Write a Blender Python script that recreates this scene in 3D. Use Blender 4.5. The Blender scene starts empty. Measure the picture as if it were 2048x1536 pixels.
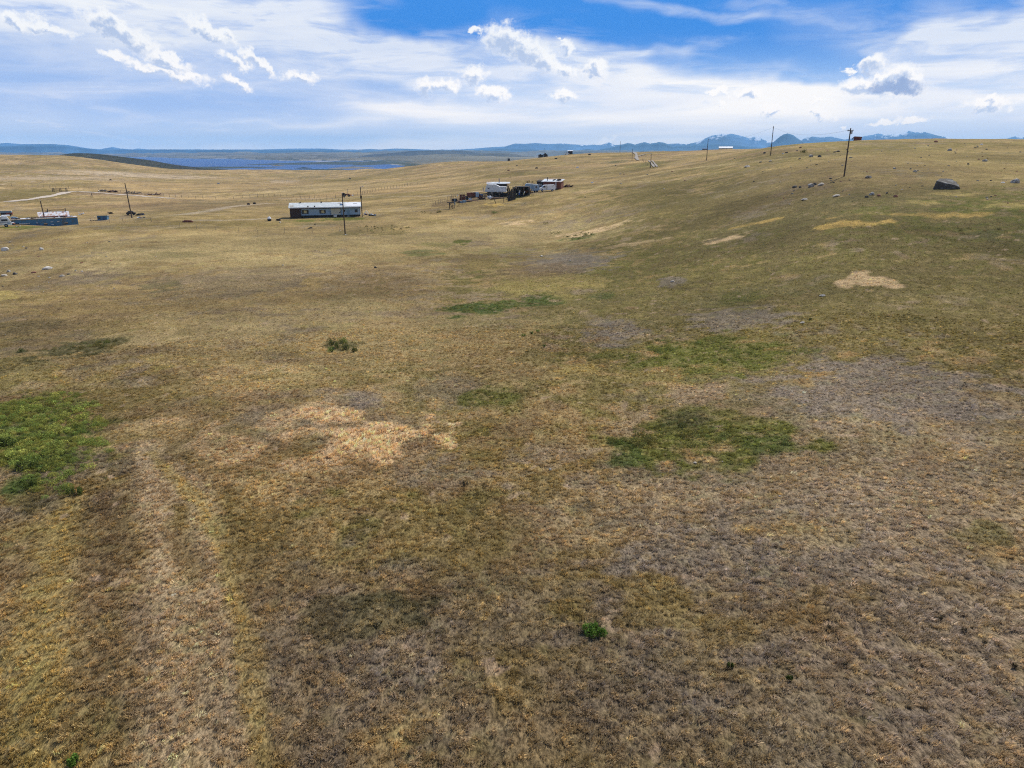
import bpy, math, random
import numpy as np
from mathutils import Vector, Matrix

SC = bpy.context.scene
COL = SC.collection
rad = math.radians
# ------------------------------------------------------------------ camera
F_PX = 1450.0                      # focal length in photo pixels (2048 wide)
PITCH = math.atan((768 - 303) / F_PX)
cam = bpy.data.cameras.new("camera")
cam.sensor_width = 36.0
cam.lens = 36.0 * F_PX / 2048.0
cam.clip_start = 0.5
cam.clip_end = 80000
cam_o = bpy.data.objects.new("camera", cam)
COL.objects.link(cam_o)
cam_o.location = (0, 0, 0)
cam_o.rotation_euler = (math.pi / 2 - PITCH, 0, 0)
SC.camera = cam_o
SC.view_settings.view_transform = 'Standard'
SC.view_settings.look = 'None'
SC.view_settings.exposure = 0.0
SC.view_settings.gamma = 1.0
SC.cycles.volume_bounces = 1
SC.cycles.transparent_max_bounces = 8
SC.cycles.max_bounces = 4
SC.cycles.diffuse_bounces = 2
SC.cycles.pixel_filter_type = 'BLACKMAN_HARRIS'
SC.cycles.filter_width = 1.15
try:
    SC.cycles.use_denoising = False
except Exception:
    pass

CP, SP = math.cos(PITCH), math.sin(PITCH)


def ray(px, py):
    """photo pixel -> direction with y component 1 (world)"""
    xc = (np.asarray(px, float) - 1024) / F_PX
    yc = (768 - np.asarray(py, float)) / F_PX
    dy = CP + yc * SP
    return xc / dy, (-SP + yc * CP) / dy


# ------------------------------------------------------------------ sun
SUN_AZ = rad(40.0)     # from +Y towards +X
SUN_EL = rad(47.0)
sun = bpy.data.lights.new("sun", 'SUN')
sun.energy = 5.0
sun.angle = rad(0.53)
sun.color = (1.0, 0.95, 0.86)
sun_o = bpy.data.objects.new("sun", sun)
COL.objects.link(sun_o)
sd = Vector((math.sin(SUN_AZ) * math.cos(SUN_EL), math.cos(SUN_AZ) * math.cos(SUN_EL), math.sin(SUN_EL)))
sun_o.rotation_euler = (-sd).to_track_quat('-Z', 'Y').to_euler()
sun_o.location = sd * 300

# ------------------------------------------------------------------ node helper


class NT:
    def __init__(self, tree):
        self.t = tree
        tree.nodes.clear()

    def n(self, kind, **kw):
        nd = self.t.nodes.new(kind)
        for k, v in kw.items():
            setattr(nd, k, v)
        return nd

    def put(self, sock, v):
        if hasattr(v, 'bl_idname') or hasattr(v, 'is_linked'):
            self.t.links.new(v, sock)
        elif v is not None:
            try:
                sock.default_value = v
            except Exception:
                sock.default_value = tuple(v) + (1.0,)

    def m(self, op, a, b=None, c=None, clamp=False):
        nd = self.n('ShaderNodeMath', operation=op, use_clamp=clamp)
        self.put(nd.inputs[0], a)
        if b is not None:
            self.put(nd.inputs[1], b)
        if c is not None:
            self.put(nd.inputs[2], c)
        return nd.outputs[0]

    def v(self, op, a, b=None, s=None):
        nd = self.n('ShaderNodeVectorMath', operation=op)
        self.put(nd.inputs[0], a)
        if b is not None:
            self.put(nd.inputs[1], b)
        if s is not None:
            self.put(nd.inputs['Scale'], s)
        return nd.outputs['Value'] if op in ('LENGTH', 'DOT_PRODUCT', 'DISTANCE') else nd.outputs[0]

    def mix(self, fac, a, b, blend='MIX'):
        nd = self.n('ShaderNodeMix', data_type='RGBA', blend_type=blend)
        self.put(nd.inputs[0], fac)
        self.put(nd.inputs[6], a)
        self.put(nd.inputs[7], b)
        return nd.outputs[2]

    def noise(self, vec, scale, detail=4, rough=0.55, dist=0.0, dim='3D'):
        nd = self.n('ShaderNodeTexNoise', noise_dimensions=dim)
        if vec is not None:
            self.put(nd.inputs['Vector'], vec)
        nd.inputs['Scale'].default_value = scale
        nd.inputs['Detail'].default_value = detail
        nd.inputs['Roughness'].default_value = rough
        nd.inputs['Distortion'].default_value = dist
        return nd.outputs['Fac']

    def rng(self, val, a, b, c=0.0, d=1.0, smooth=False):
        nd = self.n('ShaderNodeMapRange', interpolation_type='SMOOTHSTEP' if smooth else 'LINEAR')
        self.put(nd.inputs[0], val)
        for i, x in enumerate((a, b, c, d)):
            self.put(nd.inputs[i + 1], x)
        return nd.outputs[0]

    def comb(self, x, y, z):
        nd = self.n('ShaderNodeCombineXYZ')
        for i, q in enumerate((x, y, z)):
            self.put(nd.inputs[i], q)
        return nd.outputs[0]

    def mapping(self, vec, loc=(0, 0, 0), rot=(0, 0, 0), scl=(1, 1, 1), kind='POINT'):
        nd = self.n('ShaderNodeMapping', vector_type=kind)
        self.put(nd.inputs['Vector'], vec)
        nd.inputs['Location'].default_value = loc
        nd.inputs['Rotation'].default_value = rot
        nd.inputs['Scale'].default_value = scl
        return nd.outputs[0]


# ------------------------------------------------------------------ world: clear sky, high streaky cloud, cumulus
world = bpy.data.worlds.new("World")
SC.world = world
world.use_nodes = True
W = NT(world.node_tree)
world.cycles.sampling_method = 'MANUAL'
world.cycles.sample_map_resolution = 512
tc = W.n('ShaderNodeTexCoord').outputs['Generated']
sky = W.n('ShaderNodeTexSky', sky_type='NISHITA')
sky.sun_disc = False
sky.sun_elevation = SUN_EL
sky.sun_rotation = SUN_AZ
sky.altitude = 1300
sky.air_density = 1.0
sky.dust_density = 0.6
sky.ozone_density = 3.0
sep = W.n('ShaderNodeSeparateXYZ')
W.put(sep.inputs[0], tc)
SX, SY, SZ = sep.outputs
az = W.m('MULTIPLY', W.m('ARCTAN2', SX, SY), 57.29578)
el = W.m('MULTIPLY', W.m('ARCSINE', SZ), 57.29578)
AE = W.comb(az, el, 0.0)


def azel(px, py):
    a, b = ray(px, py)
    return math.degrees(math.atan(a)), math.degrees(math.atan(b / math.hypot(1, a)))


def wnoise(scale, detail, stretch=(1, 1, 1), off=(0, 0, 0), rot=0.0, dist=0.0, rough=.55):
    return W.noise(W.mapping(AE, off, (0, 0, rot), stretch), scale, detail, rough, dist)


def blob_field(vec, blobs):
    """smallest normalised distance to a list of ellipses (px,py,rx,ry,rot deg) in sky angles"""
    q = None
    for i_, (px, py, rx, ry, ro) in enumerate(blobs):
        a, e = azel(px, py)
        if q is not None and i_ % 6 == 0:      # keeps the shader stack short: evaluate in groups of six
            ma = W.n('ShaderNodeVectorMath', operation='MULTIPLY_ADD')
            W.put(ma.inputs[0], q)
            ma.inputs[1].default_value = (1e-6, 1e-6, 1e-6)
            W.put(ma.inputs[2], vec)
            vec = ma.outputs[0]
        d = W.v('LENGTH', W.mapping(vec, (a, e, 0), (0, 0, rad(ro)), (rx * 0.0384, ry * 0.0384, 1), 'TEXTURE'))
        if q is None:
            q = d
        else:
            nd = W.n('ShaderNodeMath', operation='SMOOTH_MIN')
            W.put(nd.inputs[0], q)
            W.put(nd.inputs[1], d)
            nd.inputs[2].default_value = 0.15
            q = nd.outputs[0]
    return q


# high cloud sheet: streaks stretched along the horizon
wob = W.v('SCALE', W.v('SUBTRACT', W.comb(wnoise(.11, 4), wnoise(.11, 4, off=(7, 3, 0)), 0.0), (.5, .5, 0)), s=9.0)
wobv = W.v('ADD', AE, W.v('MULTIPLY', wob, (1.0, .35, 0)))
hole = blob_field(wobv, [(1140, -14, 430, 78, 0), (1330, 50, 290, 38, 0), (1570, 82, 205, 44, 8), (1630, 122, 85, 36, 0),
                         (880, 20, 170, 50, 0), (1700, -30, 260, 52, 0), (1950, -40, 300, 55, 0)])
lowgap = blob_field(wobv, [(180, 150, 420, 60, 0), (60, 120, 300, 40, -6), (620, 190, 260, 22, 0), (300, 262, 620, 26, 0),
                           (700, 175, 220, 20, -5), (60, 230, 200, 40, 0), (430, 215, 300, 28, 0)])
streak = wnoise(1.0, 7, (.16, .85, 1), rot=rad(-3), dist=.6, rough=.6)
streak2 = wnoise(1.0, 6, (.05, .42, 1), off=(11, 5, 0), rot=rad(4), dist=.5, rough=.55)
holem = W.rng(hole, .74, 1.28, 0, 1, True)
gapm = W.rng(lowgap, .45, 1.35, .36, 1, True)
dens = W.m('MULTIPLY', holem, gapm)
stk = W.rng(W.m('ADD', W.m('MULTIPLY', streak, .55), W.m('MULTIPLY', streak2, .45)), .36, .60, .42, 1.2, True)
calm = W.rng(el, .8, 4.5, .25, 1, True)
stk = W.m('ADD', W.m('MULTIPLY', stk, calm), W.m('MULTIPLY', W.m('SUBTRACT', 1.0, calm), W.rng(az, -24, -2, .62, 1.0)))
dens = W.m('MULTIPLY', dens, stk)
dens = W.m('MULTIPLY', dens, W.rng(el, 11.5, 24, 1, .08, True))  # unseen upper sky cleared of cloud to lower the ambient fill
# faint wisps inside the blue
wisp = blob_field(wobv, [(1320, 12, 200, 10, -7), (1850, 60, 200, 40, -5), (1480, 35, 60, 8, -5), (1720, 45, 160, 12, -5)])
wispm = W.m('MULTIPLY', W.rng(wisp, 1.6, .2, 0, .55, True), W.rng(streak, .35, .65, .2, 1))
edge = W.m('MULTIPLY', W.rng(hole, .35, 1.1, 0, .55, True), W.rng(streak, .42, .70, 0, 1, True))
dens = W.m('MAXIMUM', W.m('MAXIMUM', dens, wispm), edge)
dens = W.m('MINIMUM', dens, .95)

clear = W.mix(1.0, sky.outputs[0], (0.50, 0.92, 1.45, 1), 'MULTIPLY')
clear = W.v('SCALE', clear, s=W.rng(el, 12, 30, .085, .06))
low = W.mix(W.rng(el, .3, 8.5, 0, 1, True), (.62, .78, 1.0, 1), (.042, .262, .80, 1))
clear = W.mix(W.rng(el, 11, 30, 1, .15), clear, low)
lav = W.m('MULTIPLY', W.rng(lowgap, .6, 1.5, 1, 0, True), W.rng(el, .5, 3.0, .4, 1))
clear = W.mix(lav, clear, (.27, .45, .86, 1))
sheet = W.mix(W.rng(streak2, .35, .65, 0, 1), (.66, .745, .95, 1), (.99, .99, 1.0, 1))
col = W.mix(dens, clear, sheet)

# cumulus
puffs = [(1010, 78, 42, 24, -8), (1048, 100, 48, 24, -22), (1085, 118, 42, 18, -22), (1130, 140, 30, 12, -15), (1190, 138, 22, 15, 10),
         (1120, 80, 6, 3, 0), (1132, 95, 14, 10, -50), (952, 62, 12, 7, -20), (948, 150, 25, 15, -5), (985, 185, 32, 11, -5), (890, 168, 26, 11, -10), (852, 172, 22, 14, 0),
         (1128, 190, 26, 10, 0),
         (222, 48, 50, 18, -25), (255, 72, 55, 16, -25), (330, 125, 42, 10, -14), (300, 140, 48, 9, -16), (360, 152, 50, 10, -8), (330, 115, 40, 9, -12), (235, 115, 20, 8, -15),
         (508, 118, 30, 10, -35), (532, 138, 22, 9, -30), (472, 168, 26, 9, -18), (470, 122, 24, 10, -20), (605, 155, 36, 10, -5), (420, 62, 46, 12, -22),
         (100, 52, 30, 9, -15), (30, 42, 36, 12, -10),
         (1740, 128, 26, 12, 15), (1775, 150, 22, 10, 0), (1800, 160, 40, 24, -8), (1722, 172, 40, 15, 5), (1755, 178, 60, 12, 0), (1690, 145, 10, 6, 0),
         (1547, 219, 28, 9, 0), (1500, 186, 30, 11, -10), (1435, 184, 22, 6, -5), (1980, 210, 36, 10, 0), (1640, 228, 28, 7, -4), (1630, 200, 10, 6, -10), (1770, 243, 30, 6, 0), (1825, 243, 18, 6, 0),
         (1215, 278, 20, 5, 0), (1437, 210, 7, 6, 0), (1690, 256, 9, 4, 0)]
cu_n = W.v('SUBTRACT', W.comb(wnoise(.75, 8, rough=.62), wnoise(.75, 8, off=(3.3, 8.1, 0), rough=.62), 0.0), (.5, .5, 0))
warp = W.v('MULTIPLY', cu_n, (3.0, 2.2, 0))
P1 = W.v('ADD', AE, warp)
P2 = W.v('ADD', P1, (.12, .34, 0))
q1 = blob_field(P1, puffs)
q2 = blob_field(P2, puffs)
fine = wnoise(2.2, 6, rough=.6)
q1f = W.m('ADD', q1, W.m('MULTIPLY', W.m('SUBTRACT', fine, .5), 1.1))
ca = W.rng(q1f, 1.36, .58, 0, 1, True)
lit = W.rng(W.m('ADD', q2, W.m('MULTIPLY', W.m('SUBTRACT', fine, .5), 1.4)), .20, .95, 0, 1, True)
# the one thick cloud has a grey base
base = blob_field(P1, [(1790, 176, 52, 13, 0)])
basem = W.rng(base, 1.15, .55, 0, 1, True)
cc = W.mix(lit, (.50, .60, .83, 1), (1.0, 1.0, 1.02, 1))
cc = W.mix(W.m('MULTIPLY', basem, .9), cc, (.26, .36, .64, 1))
col = W.mix(W.m('MULTIPLY', ca, .97), col, cc)
# cloud cover behind is just the high sheet, cleared out above the frame; the sky below the horizon is plain
boost = W.rng(el, 0, 7, 1.0, 0.0)
col = W.v('MULTIPLY', col, W.v('ADD', (1.02, 1.02, 1.0), W.v('SCALE', (.52, .33, .14), s=boost)))
bg = W.n('ShaderNodeBackground')
W.put(bg.inputs[0], col)
bg.inputs[1].default_value = 1.0
wo = W.n('ShaderNodeOutputWorld')
W.t.links.new(bg.outputs[0], wo.inputs[0])

# ------------------------------------------------------------------ noise in numpy


def _hash(ix, iy, seed):
    h = (ix.astype(np.int64) * 374761393 + iy.astype(np.int64) * 668265263 + seed * 1442695041) & 0xffffffff
    h = ((h ^ (h >> 13)) * 1274126177) & 0xffffffff
    return ((h ^ (h >> 16)) & 0xffff) / 65535.0


def vnoise(x, y, seed=0):
    ix, iy = np.floor(x), np.floor(y)
    fx, fy = x - ix, y - iy
    fx = fx * fx * (3 - 2 * fx)
    fy = fy * fy * (3 - 2 * fy)
    a, b = _hash(ix, iy, seed), _hash(ix + 1, iy, seed)
    c, d = _hash(ix, iy + 1, seed), _hash(ix + 1, iy + 1, seed)
    return (a + (b - a) * fx) * (1 - fy) + (c + (d - c) * fx) * fy


def fbm(x, y, oct=4, seed=0, gain=.5):
    s = 0
    a = 1
    t = 0
    for i in range(oct):
        s = s + a * vnoise(x * 2 ** i + 17.3 * i, y * 2 ** i - 9.1 * i, seed + i)
        t += a
        a *= gain
    return s / t


def sstep(a, b, x):
    t = np.clip((x - a) / (b - a), 0, 1)
    return t * t * (3 - 2 * t)


# ------------------------------------------------------------------ terrain heights (metres, camera height = 0)
# seen[px] = (photo row, forward distance); hidden[px] = (forward distance, height)
seen = {
    -500: [(1536, 16), (900, 38), (600, 95), (455, 190), (385, 440), (310, 1250)],
    -120: [(1536, 15.5), (1200, 22.8), (900, 37.5), (700, 62), (600, 92), (530, 125), (480, 160), (455, 188), (403, 370), (380, 480), (350, 780), (309, 1250)],
    0: [(1536, 15), (1200, 22.5), (900, 37), (700, 61), (600, 90), (530, 124), (480, 160), (452, 190), (403, 370), (380, 480), (365, 650), (345, 850), (325, 1050), (309, 1300)],
    150: [(1536, 14.7), (900, 36.6), (600, 89), (530, 121), (480, 155), (448, 188), (403, 370), (383, 460), (365, 640), (345, 880), (325, 1080), (311, 1300)],
    300: [(1536, 14.5), (1200, 22), (900, 36.3), (700, 60), (600, 88), (530, 119), (480, 150), (447, 185), (435, 205), (400, 375), (385, 480), (365, 700), (350, 950), (333, 1250)],
    480: [(900, 36.2), (700, 60), (600, 87), (530, 118), (480, 152), (450, 185), (435, 206), (402, 370), (385, 500), (365, 740), (352, 1050), (341.5, 1450)],
    620: [(1536, 14.4), (900, 36.1), (700, 59.5), (600, 86.5), (530, 117.5), (500, 136), (468, 165), (437, 206), (400, 340), (380, 480), (362, 760), (350, 1150), (344.5, 1700)],
    750: [(900, 36), (600, 86), (530, 117), (468, 167), (437, 205), (395, 330), (375, 460), (355, 760), (345, 980), (336, 1300)],
    880: [(530, 117), (468, 166), (437, 200), (412, 232), (390, 290), (370, 420), (350, 600), (338, 800), (327, 1050)],
    1024: [(1536, 14), (1200, 21.5), (900, 36), (700, 59), (600, 86), (530, 116), (468, 164), (437, 193), (400, 232), (380, 262), (360, 350), (340, 500), (328, 640), (317.5, 780)],
    1150: [(600, 84), (530, 112), (468, 155), (430, 186), (400, 215), (376, 256), (360, 320), (340, 440), (325, 590), (310.5, 760)],
    1280: [(900, 35.5), (700, 57.5), (600, 81), (530, 106), (468, 136), (430, 158), (400, 185), (375, 225), (350, 290), (338, 350), (322, 470), (305.5, 720)],
    1414: [(1536, 13.6), (1200, 21), (900, 35), (700, 56), (600, 78), (530, 98), (480, 117), (430, 143), (390, 172), (350, 225), (321, 320), (310, 380)],
    1542: [(900, 34), (700, 54), (600, 73), (530, 90), (480, 105), (430, 124), (390, 145), (350, 182), (311, 250), (293, 330)],
    1700: [(1536, 13), (1200, 20.2), (900, 33), (700, 52), (600, 68), (530, 82), (480, 93), (430, 107), (400, 120), (352, 150), (320, 190), (300, 250), (281, 350)],
    1860: [(900, 32.5), (600, 66), (530, 79), (480, 90), (430, 102), (400, 113), (376, 126), (340, 155), (310, 205), (276.5, 320)],
    2048: [(1536, 12.8), (1200, 19.8), (900, 32), (700, 50), (600, 64), (530, 76), (480, 86), (430, 97), (400, 108), (360, 132), (330, 165), (300, 220), (279, 320)],
    2200: [(1536, 12.6), (900, 31.5), (600, 63), (480, 84), (400, 105), (330, 160), (280, 310)],
    2600: [(1536, 12.6), (900, 31), (480, 84), (330, 150), (285, 300)],
}
hidden = {
    -500: [(2200, -40), (4000, -58), (9000, -30)],
    -120: [(1900, -38), (3500, -54), (9000, -20)],
    0: [(1900, -42), (3500, -56), (6500, -56), (9000, -20)],
    150: [(210, -20.5), (1600, -20), (1900, -4), (2300, -45), (3500, -58), (6500, -62), (9000, -48), (11000, -10)],
    300: [(1600, -50), (1900, -20), (2100, -34), (2600, -62), (4500, -66), (7000, -63), (8800, -50), (11000, -8)],
    480: [(1650, -56), (1950, -48), (2500, -64), (4500, -66), (5600, -63), (7500, -45), (10500, -12)],
    620: [(1900, -57), (2300, -60), (2700, -63), (4000, -65), (4800, -61.5), (6500, -42), (10000, -12)],
    750: [(1900, -55), (2300, -59), (2700, -62), (3500, -63), (4100, -59), (6000, -38), (10000, -8)],
    880: [(1500, -45), (2200, -55), (3200, -55), (5000, -38), (9000, -6)],
    1024: [(1000, -14), (1500, -35), (3000, -48), (6000, -30), (10000, 0)],
    1150: [(1000, -12), (2000, -40), (6000, -30), (10000, 0)],
    1280: [(400, -6.5), (520, -6.6), (1000, -6), (2000, -35), (10000, 0)],
    1414: [(450, -4), (600, 1), (800, -2), (2000, -30), (10000, 0)],
    1542: [(450, 1.5), (700, 0), (2000, -20), (10000, 0)],
    1700: [(450, 4), (700, 0), (2000, -20), (10000, 0)],
    1860: [(450, 4), (700, 0), (2000, -20)],
    2048: [(450, 4), (700, 0), (2000, -20), (10000, 0)],
    2600: [(450, 4), (2000, -20), (10000, 0)],
}
_A = []
for px, lst in seen.items():
    for py, Y in lst:
        a, b = ray(px, py)
        _A.append((math.atan(a), math.log(Y * math.hypot(1, a)), b * Y))
for px, lst in hidden.items():
    a, b = ray(px, 303)
    for Y, Z in lst:
        _A.append((math.atan(a), math.log(Y * math.hypot(1, a)), Z))
_A = np.array(_A, float)
KA = 2.6
_U = np.c_[_A[:, 0] * KA, _A[:, 1]]


def _phi(d2):
    return .5 * d2 * np.log(d2 + 1e-12)


_n = len(_A)
_d2 = ((_U[:, None, :] - _U[None, :, :]) ** 2).sum(-1)
_K = _phi(_d2) + 2e-4 * np.eye(_n)
_P = np.c_[np.ones(_n), _U]
_M = np.block([[_K, _P], [_P.T, np.zeros((3, 3))]])
_W = np.linalg.solve(_M, np.r_[_A[:, 2], np.zeros(3)])


def terrain_h(x, y):
    x = np.asarray(x, float)
    y = np.asarray(y, float)
    shp = x.shape
    x = x.ravel()
    y = y.ravel()
    r = np.hypot(x, y)
    az_ = np.arctan2(x, y)
    w = np.log(np.maximum(r, 11.0))
    u = np.clip(az_, -.72, .72) * KA
    out = np.empty(len(x))
    for i in range(0, len(x), 60000):
        s = slice(i, i + 60000)
        d2 = (u[s, None] - _U[None, :, 0]) ** 2 + (w[s, None] - _U[None, :, 1]) ** 2
        out[s] = _phi(d2) @ _W[:_n] + _W[_n] + _W[_n + 1] * u[s] + _W[_n + 2] * w[s]
    # rolling relief that grows with distance
    near = sstep(40, 200, r)
    out += near * (fbm(x / 60, y / 60, 3, 5) - .5) * 1.3 * sstep(60, 300, r)
    out += (fbm(x / 7, y / 7, 3, 9) - .5) * .38 * sstep(10, 25, r)
    mid = sstep(300, 700, r) * (1 - sstep(1500, 3000, r))
    out += mid * (fbm(x / 150, y / 150, 3, 12) - .5) * 8
    far = sstep(3500, 6000, r)
    dry = sstep(-62, -50, out)
    rdg = 1 - np.abs(2 * fbm(x / 1400, y / 900, 5, 21) - 1)
    out += far * dry * ((rdg - .93) * 170)
    # behind the camera: gently rolling plain
    back = sstep(.72, 1.3, np.abs(az_)) * sstep(30, 200, r)
    out = out * (1 - back) + back * (-16 + (fbm(x / 300, y / 300, 3, 31) - .5) * 12)
    return out.reshape(shp)


def ground(px, py, rmin=8.0, rmax=9000.0):
    """first point of the terrain under a photo pixel"""
    a, b = ray(px, py)
    a, b = float(a), float(b)
    t = np.exp(np.linspace(math.log(rmin), math.log(rmax), 1500))
    h = terrain_h(a * t, t)
    dz = b * t - h
    k = np.argmax(dz < 0)
    if dz[k] >= 0:
        k = int(np.argmin(dz))
        return Vector((a * t[k], t[k], h[k]))
    if k > 0:
        f = dz[k - 1] / (dz[k - 1] - dz[k] + 1e-9)
        T = t[k - 1] + (t[k] - t[k - 1]) * f
    else:
        T = t[0]
    return Vector((a * T, T, float(terrain_h(np.array([a * T]), np.array([T]))[0])))


def place(px, Y):
    """ground point in the direction of a photo column at forward distance Y"""
    a, _ = ray(px, 330)
    return Vector((float(a) * Y, Y, float(terrain_h(np.array([float(a) * Y]), np.array([float(Y)]))[0])))


def crest(px, Y0, Y1):
    """the point between two distances that stands highest against the sky in a photo column"""
    a = float(ray(px, 303)[0])
    Y = np.linspace(Y0, Y1, 400)
    h = terrain_h(a * Y, Y)
    k = int(np.argmax(h / Y))
    return Vector((a * Y[k], Y[k], h[k]))


# ------------------------------------------------------------------ materials
def mat(name, color=(.5, .5, .5), rough=.8, metal=0.0, vary=.25, scale=3.0, rust=None, rust_amt=.35, bump=0.0, stretch=(1, 1, 1), spec=.3):
    m = bpy.data.materials.new(name)
    m.use_nodes = True
    T = NT(m.node_tree)
    tcn = T.n('ShaderNodeTexCoord').outputs['Object']
    v = T.mapping(tcn, scl=stretch)
    n1 = T.noise(v, scale, 5, .6)
    n2 = T.noise(v, scale * 6, 4, .6)
    k = T.m('ADD', T.m('MULTIPLY', n1, .6), T.m('MULTIPLY', n2, .4))
    k = T.rng(k, .3, .7, 1 - vary, 1 + vary)
    c = T.v('SCALE', tuple(color[:3]), s=k)
    if rust is not None:
        n3 = T.noise(T.mapping(tcn, (5, 2, 1), scl=stretch), scale * .8, 6, .65)
        c = T.mix(T.rng(n3, .62 - rust_amt * .5, .72 - rust_amt * .5, 0, 1, True), c, tuple(rust) + (1,))
    b = T.n('ShaderNodeBsdfPrincipled')
    T.put(b.inputs['Base Color'], c)
    b.inputs['Roughness'].default_value = rough
    b.inputs['Metallic'].default_value = metal
    b.inputs['Specular IOR Level'].default_value = spec
    if bump:
        bp = T.n('ShaderNodeBump')
        bp.inputs['Strength'].default_value = .6
        bp.inputs['Distance'].default_value = bump
        T.put(bp.inputs['Height'], n2)
        T.t.links.new(bp.outputs[0], b.inputs['Normal'])
    o = T.n('ShaderNodeOutputMaterial')
    T.t.links.new(b.outputs[0], o.inputs[0])
    return m


def tagged(o, label=None, cat=None, group=None, kind=None):
    if label:
        o['label'] = label
    if cat:
        o['category'] = cat
    if group:
        o['group'] = group
    if kind:
        o['kind'] = kind
    return o


def link_mesh(name, verts, faces, material, parent=None, smooth=False, loc=None):
    me = bpy.data.meshes.new(name)
    if isinstance(verts, np.ndarray):
        me.vertices.add(len(verts))
        me.vertices.foreach_set('co', verts.astype(np.float32).ravel())
        k = faces.shape[1]
        me.loops.add(faces.size)
        me.loops.foreach_set('vertex_index', faces.astype(np.int32).ravel())
        me.polygons.add(len(faces))
        me.polygons.foreach_set('loop_start', np.arange(0, faces.size, k, dtype=np.int32))
        me.polygons.foreach_set('loop_total', np.full(len(faces), k, dtype=np.int32))
        me.update(calc_edges=True)
    else:
        me.from_pydata([tuple(v) for v in verts], [], faces)
        me.update()
    if smooth:
        me.polygons.foreach_set('use_smooth', np.ones(len(me.polygons), dtype=bool))
    if material is not None:
        me.materials.append(material)
    o = bpy.data.objects.new(name, me)
    COL.objects.link(o)
    if loc is not None:
        o.location = loc
    if parent is not None:
        o.parent = parent
    return o


# ------------------------------------------------------------------ what grows where
TAN = np.array([.385, .272, .128])
PALE = np.array([.42, .32, .165])
OLIVE = np.array([.190, .148, .056])
HILL = np.array([.172, .155, .046])
UMBER = np.array([.250, .182, .108])
MOSS = np.array([.150, .150, .040])
GREEN = np.array([.10, .13, .038])
GOLD = np.array([.62, .44, .26])
OCHRE = np.array([.52, .35, .12])
SAGE = np.array([.262, .214, .172])
BROWN = np.array([.24, .165, .095])
DIRT = np.array([.46, .37, .28])
DIRTW = np.array([.50, .38, .24])
WEED = np.array([.12, .11, .05])
DARK = np.array([.030, .045, .030])
YELL = np.array([.42, .32, .125])

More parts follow.
